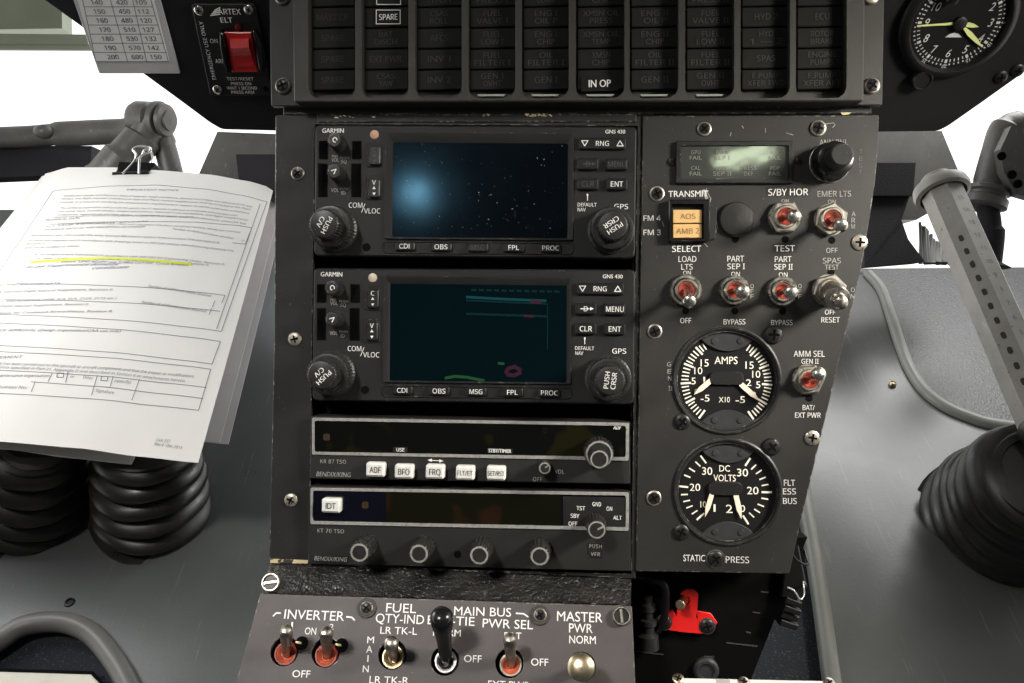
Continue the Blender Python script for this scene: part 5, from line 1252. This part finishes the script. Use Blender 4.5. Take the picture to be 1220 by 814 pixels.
T = [
 ('IMPORTANT NOTICE', 151, 226, 213, 226.8, 4.6, .02), 
 ('Modification details, including basic detail of materials, weight and balance, electrical load analysis and reference to the type', 76, 233.5, 301, 246.5, 4.2, .02),
 ('design, the flight manual, maintenance data and flight manual supplements shall be included in the flight', 73, 237, 299, 250, 4.2, .02),
 ('manual, or a means of satisfying the airworthiness requirements in respect to satisfy continued compliance', 71, 241, 297, 254.5, 4.2, .02),
 ('The certifying organisation shall provide the specific Part 21 Appendix D reference to acceptable technical data used.', 72, 248, 283, 256.8, 4.2, .025),
 ('For other data, include design, weight and balance, electrical load calculations, and flight supplements', 70, 252, 295, 262.5, 4.2, .02),
 ('requires approval of the data, compliance data and calculations should be', 68, 256, 293, 267, 4.2, .02),
 ('attached along with a statement of compliance so a repeat certificate can be prepared.', 64, 259, 231, 258.3, 4.2, .02),
 ('1. TECHNICAL DATA', 49, 262.5, 95, 260, 4.6, .03),
 ('(tick and provide details to be added as inputs if items need to be listed in if the data is considered proprietary. Identify each continued', 60, 267, 286, 277, 4, .01),
 ('in the relevant sheet)', 55, 270, 176, 263.5, 4, .01),
 ('TECHNICAL DATA LIST AND DESCRIPTION OF CHANGES', 52, 274, 173, 270, 4.4, .03), ('Number of additional sheets attached', 206, 272.5, 278, 284, 4.6, .02), ('0', 288, 286.5, 290.5, 286.8, 4, .02),
 ('Modification AW 1583 installs the Artex Kannad 406 beacon system fixed provisions P/N AW1583-01B.', 37, 281, 262, 289.5, 4.6, .015),
 ('All parts are supplied and in accordance with drawings listed on AW1583 Heliops Manufacturing Drawing List,', 33, 287, 279, 299, 4.6, .015), ('Revision 0', 31, 291, 53, 290.3, 4.6, .015),
 ('Parts can be modified as follows:', 28, 296, 95, 293, 4.6, .015),
 ('a. Accomplishment instructions in accordance with AW1583-EO Engineering Order, Revision 0.', 42, 303, 268, 315, 4.6, .015),
 ('b. Note 1.4 only and Drawing AW1583-W1 Wiring Schematic, 43046 Horn, Revision 0.', 45, 308, 249, 316, 4.6, .015),
 ('WEIGHT AND BALANCE DATA', -20, 344, 72, 337.5, 4.8, .03), ('Number of additional sheets attached', 177, 340.5, 252, 352.5, 5.2, .02),
 ('Aircraft AW Kannad Flight Manual Supplement, Revision 0.', -30, 353, 135, 345, 4.8, .015),
 ('DOCUMENT AMENDMENTS (AFM, ICA, ELA, 2129, 2173 etc.)', -30, 363.5, 139, 355.3, 4.8, .025), ('Number of additional sheets attached', 169, 359.5, 246, 371, 5.2, .02),
 ('AW1583 Flight Manual Supplement, Revision 0.', -25, 368, 106, 362.5, 4.8, .015), ('Instructions for Continued Airworthiness, Revision 0.', -20, 374.5, 134, 370.7, 4.8, .015),
 ('DETAILS OF APPROVAL (Design organisation/CAA use only)', -28, 394, 144, 394.3, 5.2, .03), ('STATEMENT', -20, 426, 27, 425, 5.2, .03),
 ('The (modification) has been carried out on this (aircraft or aircraft component) and that the (repair or modification)', -40, 431, 231, 448.5, 5, .015),
 ('in the technical data specified in Part 21, Appendix D and described in Section 6 or attachments hereto.', -40, 435, 221, 453.8, 5, .015),
 ('Approved maintenance organisation', -30, 446.5, 59, 447.8, 5.2, .015), ('or', 84, 448.3, 89, 448.8, 5.2, .015), ('Other', 99, 449.3, 111, 450.8, 5.2, .015), ('(specify)', 137, 453.4, 156, 455.5, 5.4, .015),
 ('Authorisation No:', -25, 459.5, 33, 461.8, 5.2, .015), ('Signature', 114, 465.2, 136, 467.8, 5.4, .015), ('CAA 337', 186, 524.3, 203, 525.8, 4.8, .01), ('Rev 4 - Dec 2013', 184, 528.8, 217, 533.5, 4.8, .01)]
mb = MB()
for t_, x0, y0, x1, y1, hh, bo in T: ptext(mb, t_, x0, y0, x1, y1, hh*1.12, bo, .12)
build(mb, 'lettering', 'grey_ink', doc)
mb = MB()
ptext(mb, 'as per Experimental domestic', 31, 318, 143, 314.5, 7, 0, .5); ptext(mb, 'certificate', 110, 319.5, 154, 318, 7, 0, .5); build(mb, 'handwriting', 'blue_ink', doc)
mb = MB(); [pline(mb, *q, 9, n=4, lift=.6) for q in ((36, 313.5, 85, 310), (84, 310.1, 132, 308.6), (131, 308.6, 181, 311.4), (180, 311.3, 228, 316.5))]; build(mb, 'highlighter_stroke', 'highlighter', doc)
mb = MB(); ptext(mb, 'c. placard "LIMIT BOOM" and "CABLE CUTTER" Circuit Breakers', 68, 311.5, 224, 316, 6.4, .015, .12); build(mb, 'lettering', 'grey_ink', doc)

bc = thing('binder_clip', 'black binder clip with wire handles on the upper edge of the papers', 'binder clip', at(160, 206, 1800))
cd = 1800
def cpt(x, y, dd=0): return at(x, y, cd+dd)
mb = MB(); hexa(mb, [cpt(134.5, 207.8), cpt(176.5, 206), cpt(177.5, 204.5, 2), cpt(185, 196, 18), cpt(184, 194, 22), cpt(142, 193, 22), cpt(139.5, 203.5, 2)], (0, 30, -6)); build(mb, 'body', 'plastic_black', bc)
mb = MB(); tube(mb, [cpt(134.5, 207.4, -2), cpt(177.5, 206, -2)], 4, 10); build(mb, 'jaw', 'plastic_black', bc)
mb = MB(); tube(mb, spline([cpt(146, 207, -8), cpt(154, 199, -6), cpt(161, 190, -4), cpt(162, 184, -4), cpt(158.5, 178.5, -4), cpt(163, 175.2, -4), cpt(172, 174.8, -4), cpt(179.5, 177.5, -4), cpt(177, 181.5, -4), cpt(168, 186, -4), cpt(166, 193, -6), cpt(165.5, 207, -8)]), 2.4, 8); build(mb, 'wire_handle', 'chrome', bc)
mb = MB(); tube(mb, spline([cpt(160, 194, 40), cpt(168, 186, 44), cpt(172, 179, 46), cpt(179, 180, 46), cpt(182, 188, 44), cpt(181, 195, 40)]), 2.4, 8); build(mb, 'wire_handle', 'chrome', bc)
